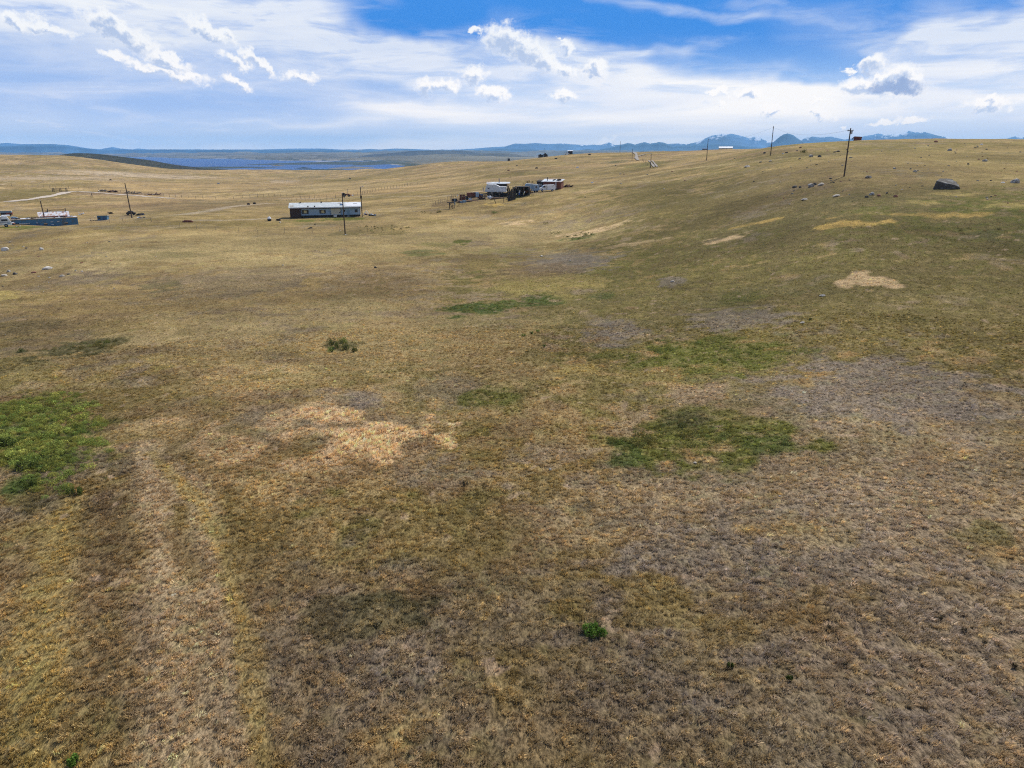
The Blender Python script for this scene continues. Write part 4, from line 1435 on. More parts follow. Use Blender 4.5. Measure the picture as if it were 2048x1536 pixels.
# wreckage at the right end of the house: a leaning white frame and scrap
g = ground(733, 431)
t = thing("timber_trestle", "white A-shaped frame slumped at the right end of the long house", "frame", g)
for s_ in (-1, 1):
    for yy in (0, .9):
        MB().tube((s_ * .85 + .0, yy, 0), (.12 * s_, yy, 1.25), .07, .07, 6).build("leg", P_trim, t)
MB().tube((0, -.1, 1.25), (0, 1.0, 1.25), .07, .07, 6).build("ridge_bar", P_trim, t)
junk(745, 431.5, 2.0, .7, "dark scrap beside the white leaning frame, right of the house", P_dark, 3, extra=(P_bluel, P_trim))
junk(731, 430, 1.4, .6, "red and blue litter pressed against the house's right corner", P_rust, 31, extra=(P_bluet,), pieces=5)

# ------------------------------------------------------------------ left yard: blue derelict mobile home
g0, g1 = ground(33, 452), ground(144, 449)
gm_ = (g0 + g1) / 2
gm_.z = min(g0.z, g1.z) + .1
bl = thing("blue_mobile_home", "derelict blue mobile home with a flat littered roof", "mobile home", gm_, turn=2.5)
BL = 110 * gm_.y / F_PX
bx0, bx1 = -BL / 2, BL / 2
bh = 3.05
MB().box(bx0, bx1, 0, 3.8, -1.2, bh).build("wall", P_blue, bl)
# collapsing left end, slumped outwards
MB().prism([(0, -1.0), (-1.3, -.8), (-1.9, .6), (-1.7, 1.9), (-1.0, 2.9), (-.003, 2.5)], .3, 3.5, T3((bx0, 0, 0))).build("collapsed_end", P_bluel, bl)
ro = MB().box(bx0 - .1, bx1 + .05, -.12, 3.95, bh + .003, bh + .10).build("roof", P_roofm, bl)
MB().box(bx0 - .12, bx1 + .06, -.17, -.123, bh - .08, bh + .12).build("fascia", P_tan, ro)
MB().box(bx0 + 7.0, bx1 - 2.2, 1.6, 3.5, bh + .103, bh + .42).build("torn_deck", P_rbrown, ro)
rg = random.Random(4)
for k in range(26):
    M = T3((rg.uniform(bx0 + .4, bx1 - 1.2), rg.uniform(.2, 2.6), bh + .22), rg.uniform(-12, 12), rg.uniform(-10, 10), rg.uniform(-30, 30))
    l = rg.uniform(.3, 1.5)
    MB().box(-l / 2, l / 2, -.12, .12, -.07, .12, M).build("roof_litter", rg.choice([P_tan, P_dark, P_trim, P_grey, P_rust, P_bluel]), ro)
MB().prism([(-.9, 0), (-1.0, .5), (-.4, .62), (.3, .5), (.8, .25), (.85, 0)], 0, 1.2, T3((bx0 + .9, 1.4, bh + .11))).build("roof_box", P_bluel, ro)


def wall_bar(x, z, w, h, m, nm):
    MB().box(x - w / 2, x + w / 2, -.09, -.003, z - h / 2, z + h / 2).build(nm, m, bl)


for z_ in (1.0, 1.95):
    wall_bar(bx0 + 2.9, z_, 2.6, .10, P_trim, "window_board")
gr_ = MB()
for k in range(7):
    gr_.box(bx0 + 1.8 + k * .34, bx0 + 1.88 + k * .34, -.06, -.003, 1.06, 1.9)
gr_.build("window_slats", P_dark, bl)
for x_o, z_o, w_o, h_o, m_o in ((7.9, 1.65, .85, .2, P_tan), (9.5, 2.05, .7, .12, P_trim), (9.6, 1.3, .7, .12, P_trim), (11.1, 2.1, .6, .12, P_trim), (13.0, 1.6, .9, .2, P_tan), (5.9, 1.95, .3, .16, P_trim)):
    wall_bar(bx0 + x_o, z_o, w_o, h_o, m_o, "window_board")
for x_o in (7.9, 13.0):
    wall_bar(bx0 + x_o, 1.38, .8, .32, P_glass, "window_gap")
MB().box(bx0 + 5.6, bx0 + 6.5, -.03, -.003, .0, 1.9).build("door", P_carb, bl)
wall_bar(bx0 + 1.0, 1.4, 1.1, 1.3, P_dark, "broken_opening")

# tin roof of the barn standing behind it
gb = place(88, gm_.y + 9)
gb.z = gm_.z
bn = thing("tin_roofed_shed", "low shed with a rusty corrugated tin roof behind the blue mobile home", "shed", gb, turn=1.0)
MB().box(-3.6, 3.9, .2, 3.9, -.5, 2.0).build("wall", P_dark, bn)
cr = MB()
n_c = 60
for k in range(n_c):
    xa, xb = -3.9 + 8.1 * k / n_c, -3.9 + 8.1 * (k + 1) / n_c
    za, zb = (.0, .045) if k % 2 else (.045, .0)
    cr.add([(xa, -.4, 1.75 + za), (xb, -.4, 1.75 + zb), (xb + .0, 4.2, 4.0 + zb), (xa, 4.2, 4.0 + za)], [(0, 1, 2, 3)])
cro = cr.build("roof", P_roofc, bn)
so = cro.modifiers.new("thick", 'SOLIDIFY')
so.thickness = .05
MB().prism([(.2, 2.0), (3.9, 2.0), (3.9, 3.7)], -3.5, 3.8, axis='x').build("gable", P_dark, bn)
for xx in (-1.3, 3.3):
    MB().tube((xx, 4.0, 3.7), (xx + .1, 4.0, 4.9), .12, .12, 8).build("stove_pipe", P_dark, bn)
rc = MB().path([(-1.9, 4.1, 4.0), (-.2, 4.2, 4.5), (2.0, 4.2, 4.45), (3.2, 4.2, 4.6)], .07)
rc.build("ridge_scrap", P_rust, bn)

# white motorhome cut by the left edge
gv = ground(8, 454.5)
mh = thing("white_motorhome", "white motorhome at the left edge beside the blue mobile home", "motorhome", gv, turn=4)
k_ = 1.78
MB().prism([(-6.4, .45), (k_, .45), (k_ + .05, 1.05), (k_ - .15, 1.45), (k_ - .5, 2.2), (k_ - .75, 2.6), (-6.4, 2.75)], 0, 2.3).build("body", P_white, mh, bevel=.08)
for wx in (-4.6, k_ - 1.25):
    w_ = MB().tube((wx, -.04, .40), (wx, .24, .40), .42, .42, 18).build("wheel", P_black, mh)
    MB().tube((wx, -.07, .40), (wx, -.042, .40), .2, .2, 12).build("rim", P_steel, w_)
window(mh, k_ - 2.1, k_ - .75, 1.45, 1.95, 0.0, None, P_trim)
window(mh, -4.4, -2.6, 1.45, 2.05, 0.0, None, P_trim)
MB().box(-6.3, k_ - .2, -.02, -.003, 1.12, 1.22).build("stripe", P_carb, mh)
MB().box(k_ - .9, k_ - .3, -.03, -.003, .75, .95).build("marker_panel", P_bluel, mh)
MB().box(k_ - 1.7, k_ + .0, .2, 2.1, 2.66, 2.86).build("roof_pod", P_trim, mh)

# red trailer with a plywood top behind the motorhome
gt_ = ground(13, 432)
rt = thing("red_box_trailer", "small red box trailer with a tan board on top at the left edge", "trailer", gt_, turn=-6)
MB().box(-1.5, 1.9, 0, 1.7, .35, 1.15).build("bed", P_red, rt)
MB().box(-1.7, 1.7, -.1, 1.8, 1.153, 1.75).build("box", P_bluel, rt)
MB().box(-1.8, 1.75, -.2, 1.9, 1.753, 1.9, None, .92).build("lid", P_tan, rt)
for wx in (-.9, 1.2):
    MB().tube((wx, -.1, .35), (wx, .1, .35), .35, .35, 14).build("wheel", P_black, rt)
MB().box(-1.7, -.1, -.14, -.103, .35, 1.1).build("dark_side", P_dark, rt)

# scrap between the mobile home and the motorhome, with green weeds
junk(24, 450, 1.8, .9, "red and black scrap between the motorhome and the blue mobile home", P_dark, 11, extra=(P_red, P_trim))
junk(38, 454, 1.5, .3, "low pale boards lying in the weeds before the blue mobile home", P_rust, 12, extra=(P_trim,), pieces=4)

# small blue shed
gs = ground(205, 440.5)
sh = thing("small_blue_shed", "small dark blue shed with a pale slanting roof", "shed", gs, turn=-14)
MB().prism([(0, -.3), (2.6, -.3), (2.6, 1.15), (0, 1.45)], -1.5, 1.5, T3(), axis='x').build("wall", P_blue, sh)
MB().prism([(-.15, 1.46), (2.75, 1.16), (2.75, 1.24), (-.15, 1.56)], -1.65, 1.65, axis='x').build("roof", P_bluel, sh)
MB().box(.2, .9, -.04, -.003, -.1, 1.2).build("door", P_carb, sh)
MB().box(-1.3, -.5, -.03, -.003, .5, 1.0).build("window", P_glass, sh)
junk(184, 441.5, 1.3, .3, "flat dark junk lying left of the small blue shed", P_dark, 14, pieces=5)
junk(212, 440.5, .8, .25, "yellow plank scrap at the foot of the small blue shed", P_tan, 15, pieces=3)
junk(163, 429.5, 2.0, 1.0, "crumpled white sheets lying behind the blue mobile home's right end", P_trim, 16, extra=(P_white, P_tan), pieces=6)
junk(223, 427.5, 2.3, .9, "black tarpaulin scrap left of the leaning pole", P_dark, 17, pieces=6)


def wreck(px, py, w, label, m, turn=0, name="car_wreck"):
    g = ground(px, py)
    t = thing(name, label, "car wreck", g, turn=turn)
    s = w / 4.4
    MB().prism([(-2.2 * s, .35), (2.2 * s, .35), (2.2 * s, .85), (1.3 * s, .95), (.75 * s, 1.42), (-1.1 * s, 1.45), (-1.7 * s, 1.0), (-2.2 * s, .95)], 0, 1.6).build("body", m, t, bevel=.05)
    MB().box(-.95 * s, .55 * s, -.012, -.002, 1.0, 1.33).build("window", P_glass, t)
    for wx in (-1.35 * s, 1.35 * s):
        MB().tube((wx, -.05, .33), (wx, .15, .33), .33, .33, 14).build("wheel", P_black, t)
    return t


wreck(262, 430.5, 3.0, "burnt black vehicle wreck left of the pole's foot", P_dark, -8)
junk(281, 430.5, 3.0, .9, "long heap of dark scrap right of the leaning pole", P_dark, 19, extra=(P_carb,))
junk(283, 436.5, 2.4, .5, "blue and orange litter just right of the leaning pole's foot", P_bluel, 20, extra=(P_red, P_trim), pieces=6)

# wreckage line and rock pile beyond the valley road
junk(205, 383, 5.5, 1.4, "heap of pale rubble and broken boards beyond the valley road", P_grey, 21, extra=(P_trim, P_tan), d=2.5, pieces=14)
junk(225, 384.5, 8.0, 1.3, "brown brush and timber heap beyond the valley road", P_rust, 22, extra=(P_dark,), d=2.5, pieces=16)
junk(262, 387, 10, .8, "long low berm of dark rubble beyond the valley road", P_dark, 23, extra=(P_grey,), d=2, pieces=16)
junk(306, 390.5, 10, .7, "scattered red and grey rubble at the end of the berm", P_rust, 24, extra=(P_trim, P_dark), d=2, pieces=14)

# barrel, box and plank by the house
g = ground(539, 442)
t = thing("white_tank", "upright black and white tank standing alone left of the house", "tank", g)
MB().tube((0, 0, -.1), (0, 0, .55), .48, .52, 18).build("base", P_black, t)
MB().tube((0, 0, .553), (0, 0, .95), .50, .42, 18).tube((0, 0, .95), (0, 0, 1.12), .42, .14, 18).build("dome", P_trim, t)
MB().tube((0, 0, 1.12), (0, 0, 1.22), .1, .1, 10).build("cap", P_steel, t)
single(MB().box(-.55, .55, -.3, .3, -.1, .42).box(-.6, .6, -.34, .34, .423, .5), "dark_crate", "low black crate between the white tank and the house", "crate", P_dark, ground(557, 441.5), bevel=.03)
single(MB().box(-1.25, 1.2, -.4, .4, -.1, .32, T3(ry=3)).box(-.9, .9, -.25, .25, .33, .5, T3(ry=3)), "fallen_trough", "dark brown trough lying on the grass left of the white tank", "trough", P_rbrown, ground(376, 444.5), turn=-12)
junk(561, 445, .9, .25, "small pile of white litter below the black crate", P_trim, 25, pieces=4)
junk(620, 457, 1.0, .5, "small brown stump debris in front of the house", P_dark, 26, pieces=5, name="debris_pile", cat="debris")
junk(632, 449, .8, .3, "little dark clod heap in front of the house's brown end", P_dark, 27, pieces=5, name="debris_pile", cat="debris")
junk(693, 469.5, .9, .15, "white rubble at the foot of the pole before the house", P_trim, 28, pieces=4, name="debris_pile", cat="debris")
junk(680, 461.5, .5, .15, "single pale scrap lying left of the pole before the house", P_trim, 29, pieces=3, name="debris_pile", cat="debris")
junk(733, 468.5, .9, .15, "orange scrap lying right of the pole before the house", P_tan, 30, pieces=3, name="debris_pile", cat="debris")

# red tractor beyond the house
g = ground(694, 393.5)
t = thing("red_tractor", "small red tractor parked beyond the long house", "tractor", g, turn=8)
MB().box(-1.1, 1.2, -.4, .4, .7, 1.35).build("hood", P_red, t, bevel=.06)
MB().box(-1.9, -1.1, -.6, .6, .7, 1.75, None, .9).build("cab", P_dark, t)
MB().tube((.4, 0, 1.3), (.4, 0, 3.6), .07, .06, 8).build("exhaust_stack", P_carb, t)
for wx, r_ in ((-1.4, .85), (.9, .5)):
    for yy in (-.75, .5):
        MB().tube((wx, yy, r_), (wx, yy + .25, r_), r_, r_, 18).build("wheel", P_black, t)
MB().box(1.2, 2.1, -.5, .5, .5, .95).build("front_bucket", P_red, t)
junk(706, 392.8, 1.2, .9, "pale machine part lying right of the red tractor", P_trim, 33, pieces=4)


# ------------------------------------------------------------------ fences
def fence(label, pixpts, n, h=1.25, wires=(.5, .95), m=P_grey, r=.06, name="wire_fence", wob=.2, seed=1, gp=None):
    rg = random.Random(seed)
    P = [ground(*p) for p in pixpts]
    seg = [(P[i + 1] - P[i]).length for i in range(len(P) - 1)]
    tot = sum(seg)
    o = bpy.data.objects.new(name, None)
    COL.objects.link(o)
    o.location = P[0]
    tagged(o, label, "fence", gp)
    tops = []
    for k in range(n):
        d = tot * k / (n - 1)
        i = 0
        while i < len(seg) - 1 and d > seg[i]:
            d -= seg[i]
            i += 1
        p = P[i].lerp(P[i + 1], min(1, d / seg[i]))
        p.z = hat(p)
        lean = Vector((rg.uniform(-.08, .08), rg.uniform(-.08, .08), 1))
        hh = h * rg.uniform(.85, 1.2)
        q = p - P[0]
        MB().tube(q - Vector((0, 0, .2)), q + lean * hh, r * rg.uniform(.85, 1.2), r * .9, 6).build("post", m, o)
        tops.append((q, lean))
    for z in wires:
        MB().path([q + l * z for q, l in tops], .008, 3).build("wire", P_steel, o)
    return o


fence("wire fence along the far side of the valley road", [(0, 371.5), (60, 373), (135, 377), (195, 380), (250, 386), (325, 392), (370, 396), (415, 398.5), (470, 397.5), (520, 393), (600, 394)], 40, 1.6, r=.10, seed=2)
fence("close-set post fence running right from behind the house", [(601, 397), (640, 397.5), (690, 395.5), (720, 391), (745, 384), (780, 377), (820, 371), (850, 368)], 34, 1.5, r=.09, seed=3)
fence("short fence stubs along the dark track left of the house", [(574, 404), (584, 402), (600, 401.5), (640, 402.5), (690, 401)], 14, 1.1, r=.06, seed=4)
fence("wire fence climbing to the camp past the rusty brush", [(866, 412), (880, 407), (895, 402), (910, 397.5), (925, 393), (945, 390)], 16, 1.4, r=.05, seed=5)
fence("fence with tall posts before the scrap yard", [(918, 411), (930, 407), (945, 403.5), (962, 402), (980, 400), (1000, 397)], 8, 2.0, r=.07, seed=6)
fence("sparse thin stakes crossing the slope below the house", [(360, 455), (421, 460), (461, 462), (520, 467), (578, 466), (617, 466), (735, 464)], 9, 1.1, wires=(.9,), r=.035, seed=7)
fence("stakes along the slope below the leaning pole", [(120, 446), (166, 442), (215, 446), (262, 443), (303, 444)], 5, 1.1, wires=(.9,), r=.05, seed=8)
fence("far fence on the pale flats behind the red tractor", [(560, 385), (580, 384.5), (620, 383), (660, 381)], 7, 1.2, wires=(), r=.05, seed=9)
fence("distant fence below the dark shadowed hill", [(322, 335), (360, 338), (400, 340)], 6, 2.0, wires=(), r=.2, seed=10)
fence("fence following the winding road on the far hill", [(1285, 322), (1292, 330), (1300, 338)], 5, 1.5, wires=(), r=.08, seed=12)

# corral gate by the valley road
g = ground(120, 384)
t = thing("corral_gate", "dark timber corral gate beside the bend of the valley road", "gate", g, turn=20)
for xx in (-4.0, -3.2, 0, .7, 3.5, 4.2):
    MB().tube((xx, 0, -.2), (xx, 0, 2.4), .2, .18, 8).build("post", P_wood, t)
for z_ in (.8, 1.5, 2.2):
    MB().tube((-4.0, 0, z_), (0, 0, z_), .09, .09, 6).build("rail", P_wood, t)
    MB().tube((.7, 0, z_ - .3), (4.2, 0, z_ - .5), .09, .09, 6).build("rail", P_wood, t)
single(MB().tube((-.55, 0, 0), (.15, 0, 2.2), .14, .12).tube((.25, .3, 0), (.15, 0, 2.1), .1, .1), "leaning_post", "short leaning post between the valley road and the leaning pole", "post", P_grey, ground(184, 394))
junk(113, 384.5, 1.6, .5, "yellow scrap at the foot of the corral gate", P_tan, 41, pieces=3)

# ------------------------------------------------------------------ the camp on the slope
# fifth-wheel trailer
g = ground(992, 390)
PXM = g.y / F_PX
fw = thing("fifth_wheel_trailer", "pale grey fifth wheel trailer with a raised front and one small window", "camper trailer", g, turn=-3)
xL, xR = (970 - 992) * PXM, (1011.5 - 992) * PXM
MB().prism([(xL, .95), (xL + .1, 1.6), (xL + .5, 3.05), (xL + .9, 3.2), (xL + 3.5, 3.25), (xL + 4.2, 3.0), (xL + 4.9, 2.62), (xR - .1, 2.55), (xR, 1.0), (xR, .85), (xL + 3.3, .85), (xL + 3.2, .95)], .6, 3.0).build("body", P_alu, fw, bevel=.06)
MB().prism([(xL + .45, 3.08), (xL + .9, 3.24), (xL + 3.5, 3.29), (xL + 4.25, 3.04), (xL + 4.95, 2.66), (xR, 2.59), (xR, 2.50), (xL + 4.9, 2.58), (xL + 4.2, 2.96), (xL + 3.5, 3.21), (xL + .9, 3.16), (xL + .5, 3.0)], .55, 3.05).build("roof_edge", P_white, fw)
window(fw, xL + .95, xL + 1.6, 1.95, 2.35, .60, None, P_trim)
window(fw, xL + 5.6, xL + 6.9, 1.75, 2.2, .60, None, P_trim)
MB().box(xL + 4.7, xR - .2, .56, .597, 1.25, 2.3).build("side_panel", P_white, fw)
MB().box(xR + .003, xR + .06, .6, 3.0, .9, 2.58).build("end_cap", P_trim, fw)
for wx in (xR - 2.6, xR - 1.7):
    MB().tube((wx, .5, .4), (wx, .75, .4), .38, .38, 16).build("wheel", P_black, fw)
MB().tube((xL + 1.3, 1.2, -.1), (xL + 1.3, 1.2, .96), .07, .07, 6).build("landing_leg", P_dark, fw)
# shed roof behind it
g2 = place(994, g.y + 8)
bs_ = thing("tin_roofed_cabin", "cabin with a curved pale tin roof and stove pipe behind the fifth wheel trailer", "cabin", g2, turn=-2)
xa, xb = (973 - 994) * PXM, (1020 - 994) * PXM
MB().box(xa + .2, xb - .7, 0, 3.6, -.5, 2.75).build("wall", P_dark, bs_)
arc = [(-.5, 2.85), (.3, 3.12), (1.3, 3.28), (2.4, 3.30), (3.4, 3.15), (4.1, 2.9)]
MB().prism(arc + [(y, z - .12) for y, z in arc[::-1]], xa, xb, axis='x').build("roof", P_roofm, bs_)
MB().tube((xa + 4.3, .4, 2.9), (xa + 4.3, .4, 4.5), .14, .14, 8).build("stove_pipe", P_carb, bs_)
MB().box(xb - 1.1, xb - .6, -.3, 0.0, 1.2, 2.8).build("awning_post", P_tan, bs_)
junk(989, 369, 1.5, .5, "rusty bundle lying on the pale cabin roof edge", P_rust, 51, pieces=5) if False else None

# tyre and timber heap under the trailer
junk(1000, 393.5, 5.8, 2.1, "long black heap of tyres and timber in front of the fifth wheel trailer", P_dark, 52, extra=(P_black,), d=2.0, pieces=44)
junk(980, 392, 3.4, 1.1, "dark scrap under the raised front of the fifth wheel trailer", P_dark, 53, extra=(P_rust,), d=1.5, pieces=12)
single(MB().box(-3.4, 3.2, -1.1, 1.2, -.3, .18, None, .85), "earth_mound", "strip of dug reddish earth below the black heap", "earth mound", P_earth, ground(1002, 396.5), turn=2)
single(MB().box(-5.4, 5.2, -1.2, 1.2, -.3, .12, None, .9), "earth_mound", "long strip of dug brown earth under the scrap yard", "earth mound", P_earth, ground(948, 401.5), turn=5)

# clutter rack between the trailers
g = ground(1044, 393)
t = thing("lean_to_rack", "open lean-to crammed with black and coloured junk between the trailers", "lean-to", g, turn=-4)
for xx in (-3.0, -1.2, .6, 2.3):
    for yy in (0, 2.4):
        MB().tube((xx, yy, -.2), (xx, yy, 3.0), .08, .08, 6).build("post", P_grey, t)
MB().prism([(-.3, 2.92), (2.8, 3.05), (2.8, 3.1), (-.3, 2.97)], -1.6, 2.2, axis='x').build("roof", P_dark, t)
MB().box(-2.9, 2.1, 2.2, 2.3, 0, 2.8).build("dark_backing", P_dark, t)  # dark sheet added to make the inside of the lean-to dark
rg = random.Random(61)
for k in range(46):
    M = T3((rg.uniform(-3.0, 2.6), rg.uniform(.1, 2.0), rg.uniform(.1, 2.6)), rg.uniform(-30, 30), rg.uniform(-30, 30), rg.uniform(0, 180))
    s = rg.uniform(.2, .6)
    MB().box(-s, s, -s * .6, s * .6, -s * .5, s * .5, M).build("crate", rg.choice([P_dark, P_dark, P_black, P_dark, P_rust, P_carb]), t)
for k in range(9):
    M = T3((rg.uniform(-3.3, 2.9), rg.uniform(-.3, .0), rg.uniform(.6, 2.9)), 0, rg.uniform(-20, 20), 0)
    MB().box(-.12, .12, -.05, .05, -.28, .28, M).build("hanging_scrap", rg.choice([P_tan, P_trim, P_bluet, P_red, P_yel, P_trim]), t)
for k in range(4):
    MB().tube((2.3 + k * .28, -.1, 2.9 - k * .2), (3.2 + k * .34, -.4, .1), .05, .05, 5).build("leaning_pipe", rg.choice([P_grey, P_tan, P_rust]), t)
single(MB().tube((0, 0, -.1), (.02, 0, 1.15), .10, .08).box(-.14, .14, -.14, .14, .9, 1.25), "marker_post", "short orange and white marker post before the crammed lean-to", "post", P_tan, ground(1040.5, 392.5))

# dark board screen
g = ground(1024, 401)
t = thing("board_screen", "tall screen of charred boards standing before the crammed lean-to", "screen", g, turn=50)
for k in range(9):
    hh = 3.1 + .5 * math.sin(k * 1.7)
    MB().box(-2.0 + k * .42, -1.64 + k * .42, -.04 + .02 * (k % 2), .04 + .02 * (k % 2), -.2, hh, T3((0, 0, 0), 0, 4 * math.sin(k))).build("board", P_dark, t)
for z_ in (.7, 1.9):
    MB().box(-2.0, 1.8, .07, .12, z_, z_ + .12).build("rail", P_wood, t)
single(MB().tube((-.3, 0, -.1), (.35, 0, 3.4), .16, .10).tube((.3, 0, -.1), (-.25, .1, 2.9), .1, .08).tube((.1, .1, 2.2), (.9, .1, 3.1), .06, .04).tube((0, .1, 1.9), (-.7, .1, 2.7), .06, .04), "dead_stump", "crossed dead timbers leaning at the end of the black heap", "timber", P_dark, ground(1015.5, 394))
junk(1019, 398, 1.0, 1.2, "coloured litter between the black heap and the board screen", P_dark, 54, extra=(P_trim, P_yel), pieces=6)

# travel trailer, brush behind
g = ground(1065, 385)
t = thing("travel_trailer", "small weathered blue-grey travel trailer left of the white van", "camper trailer", g, turn=5)
MB().prism([(-2.5, .5), (1.9, .5), (2.3, 1.0), (2.25, 1.9), (1.9, 2.45), (-2.0, 2.75), (-2.4, 2.3)], 0, 2.2).build("body", P_siding, t, bevel=.06)
MB().prism([(-2.0, 2.76), (1.9, 2.47), (1.9, 2.53), (-2.0, 2.83)], -.05, 2.25).build("roof", P_roofm, t)
window(t, -1.7, -.9, 1.45, 1.95, 0, None, P_trim)
window(t, .9, 1.5, 1.4, 2.0, 0, None, P_trim)
d_ = MB().box(-.35, .35, -.04, -.003, .55, 2.2).build("door", P_bluel, t)
for wx in (.7, 1.5):
    MB().tube((wx, -.08, .33), (wx, .15, .33), .33, .33, 14).build("wheel", P_black, t)
g = place(1058, ground(1066, 385).y + 5)
junk_t = MB()
rg = random.Random(71)
for k in range(26):
    a = rg.uniform(0, math.pi)
    junk_t.tube((rg.uniform(-1.9, 1.9), rg.uniform(-.6, .6), 0), (2.4 * math.cos(a), rg.uniform(-.6, .6), 1.6 + 1.9 * math.sin(a)), .09, .04, 5)
single(junk_t, "brush_heap", "domed heap of rusty brush rising behind the travel trailer", "brush heap", P_rust, g)
single(MB().box(-.18, .18, -.1, .1, 0, .5, None, .6), "traffic_cone", "orange cone-like scrap on the grass below the travel trailer", "cone", P_red, ground(1061, 386.5))

# white van
g = ground(1095, 383.2)
v_ = thing("white_van", "white panel van parked in front of the red-brown shack", "van", g, turn=9)
MB().prism([(-2.65, .45), (2.55, .5), (2.62, 1.2), (2.5, 2.05), (2.3, 2.15), (-1.0, 2.1), (-1.35, 1.95), (-1.95, 1.28), (-2.6, 1.08), (-2.72, .75)], 0, 1.9).build("body", P_white, v_, bevel=.08)
MB().prism([(-1.72, 1.33), (-1.3, 1.86), (-.75, 1.86), (-.75, 1.33)], -.015, -.002).build("side_window", P_glass, v_)
MB().prism([(-1.9, 1.31), (-1.36, 1.93), (-1.33, 1.9), (-1.86, 1.28)], .15, 1.75, T3((-.03, 0, .02))).build("windscreen", P_glass, v_)
for wx in (-1.75, 1.6):
    w_ = MB().tube((wx, -.05, .38), (wx, .2, .38), .38, .38, 16).build("wheel", P_black, v_)
    MB().tube((wx, -.07, .38), (wx, -.052, .38), .18, .18, 10).build("rim", P_steel, w_)
for yy in (.15, 1.55):
    MB().box(-2.70, -2.62, yy, yy + .22, .78, .95).build("headlight", P_trim, v_)
MB().box(-2.85, -2.62, .05, 1.85, .42, .58).build("bumper", P_steel, v_)
MB().box(-.45, -.43, -.02, -.003, .6, 1.9).build("door_seam", P_steel, v_)

# red-brown shack
g = place(1101, ground(1094, 382.5).y + 7)
gs2 = ground(1123, 378.5)
g = place(1096, gs2.y + 1.5)
s_ = thing("red_brown_shack", "red-brown board shack with a white tin roof and black stove pipe", "shack", g, turn=-14)
MB().box(-1.6, 4.6, 0, 4.2, -.4, 2.55).build("wall", P_rbrown, s_)
ex = MB().box(-3.9, -1.603, .2, 4.0, -.5, 2.55).build("dark_annex", P_dark, s_)
window(ex, -3.4, -2.9, 1.2, 1.7, .2, None, P_trim)
window(ex, -2.7, -2.2, 1.2, 1.7, .2, None, P_trim)
rr2 = MB().prism([(-.35, 2.56), (4.5, 3.25), (4.5, 3.37), (-.35, 2.68)], -2.2, 4.9, axis='x').build("roof", P_roofm, s_)
MB().prism([(-.1, 2.56), (4.2, 3.0), (4.2, 3.1), (-.1, 2.66)], -4.1, -2.203, axis='x').build("annex_roof", P_dark, s_)
MB().tube((-.4, 1.2, 2.7), (-.4, 1.2, 4.0), .13, .13, 10).build("stove_pipe", P_black, s_)
rg = random.Random(5)
for k in range(6):
    M = T3((rg.uniform(1.6, 4.1), rg.uniform(1.5, 3.2), 3.15), rg.uniform(-15, 15), rg.uniform(-25, 25), rg.uniform(0, 90))
    MB().box(-.5, .5, -.15, .15, -.08, .2, M).build("roof_litter", P_dark, rr2)
window(s_, 1.7, 2.05, .9, 1.9, 0, None, P_dark)
MB().box(2.75, 3.0, -.04, -.003, .35, 2.4).build("white_pipe", P_trim, s_)
MB().box(.7, 1.4, -.04, -.003, -.1, 1.95).build("door", P_brown, s_)
junk(1116, 379, 1.8, .4, "low red scrap at the shack's right front corner", P_rust, 55, pieces=6)
junk(1136, 374.5, 4.0, 1.0, "dark rusty brush pile on the slope right of the shack", P_rust, 56, extra=(P_dark,), d=2, pieces=18)

# scrap yard left of the camp
g = ground(914, 403)
t = thing("tool_rack", "rack hung with small red and yellow tools at the scrap yard's left", "rack", g)
for xx in (-1.7, 1.6):
    MB().tube((xx, 0, -.1), (xx, 0, 2.4), .06, .06, 6).build("post", P_grey, t)
MB().tube((-1.7, 0, 2.1), (3.9, .2, 2.2), .05, .05, 6).build("rail", P_rust, t)
MB().box(-1.6, .1, -.3, .5, 0, .9).build("black_bin", P_dark, t)
for k, mm in enumerate((P_red, P_tan, P_trim, P_red, P_yel)):
    MB().box(-1.4 + k * .75, -1.15 + k * .75, -.1, .1, 1.2 + .25 * (k % 3), 1.6 + .25 * (k % 3)).build("hanging_tool", mm, t)
single(MB().box(-.95, .95, -.6, .6, 0, 1.55).box(-.85, .85, -.5, .5, 1.553, 1.75), "steel_bin", "upright dark rusty bin in the scrap yard", "bin", P_rbrown, ground(925, 400), bevel=.04)
wreck(953, 394, 4.4, "dusty blue car body behind the red hay wagon", P_carb, 4)
g = ground(950, 400)
t = thing("hay_wagon", "rusty red wagon loaded with a tin sheet and a pale drum", "wagon", g, turn=5)
MB().box(-3.6, 2.6, 0, 2.2, .85, 1.15).build("deck", P_rust, t)
MB().box(-2.5, 1.5, .1, 2.1, 1.153, 2.2).build("red_box", P_rbrown, t)
MB().box(-1.0, 2.9, -.1, 2.2, 2.35, 2.5, T3(ry=-3)).build("tin_sheet", P_tan, t)
MB().tube((.7, -.35, 1.0), (.7, -.35, 2.3), .5, .5, 16).build("drum", P_siding, t)
for wx in (-2.6, 1.8):
    MB().tube((wx, -.1, .5), (wx, .15, .5), .5, .5, 16).build("wheel", P_black, t)
for xx in (-3.5, 1.9, 2.5):
    MB().box(xx, xx + .1, 0, .1, 1.15, 2.3).build("stake", P_rust, t)
junk(966, 398.5, 3.0, 1.5, "orange and black machine scrap at the wagon's right end", P_rust, 62, extra=(P_dark, P_tan), pieces=14)
junk(981, 397.5, 1.7, 1.3, "crumpled white sheet iron right of the wagon", P_trim, 63, extra=(P_white,), pieces=7)
single(MB().tube((-.35, 0, .3), (.45, 0, .3), .42, .42, 16).box(-.4, .5, -.43, .2, .5, .78), "white_drum", "white drum lying on its side before the red wagon", "drum", P_trim, ground(940, 401.5), turn=15, smooth=False)
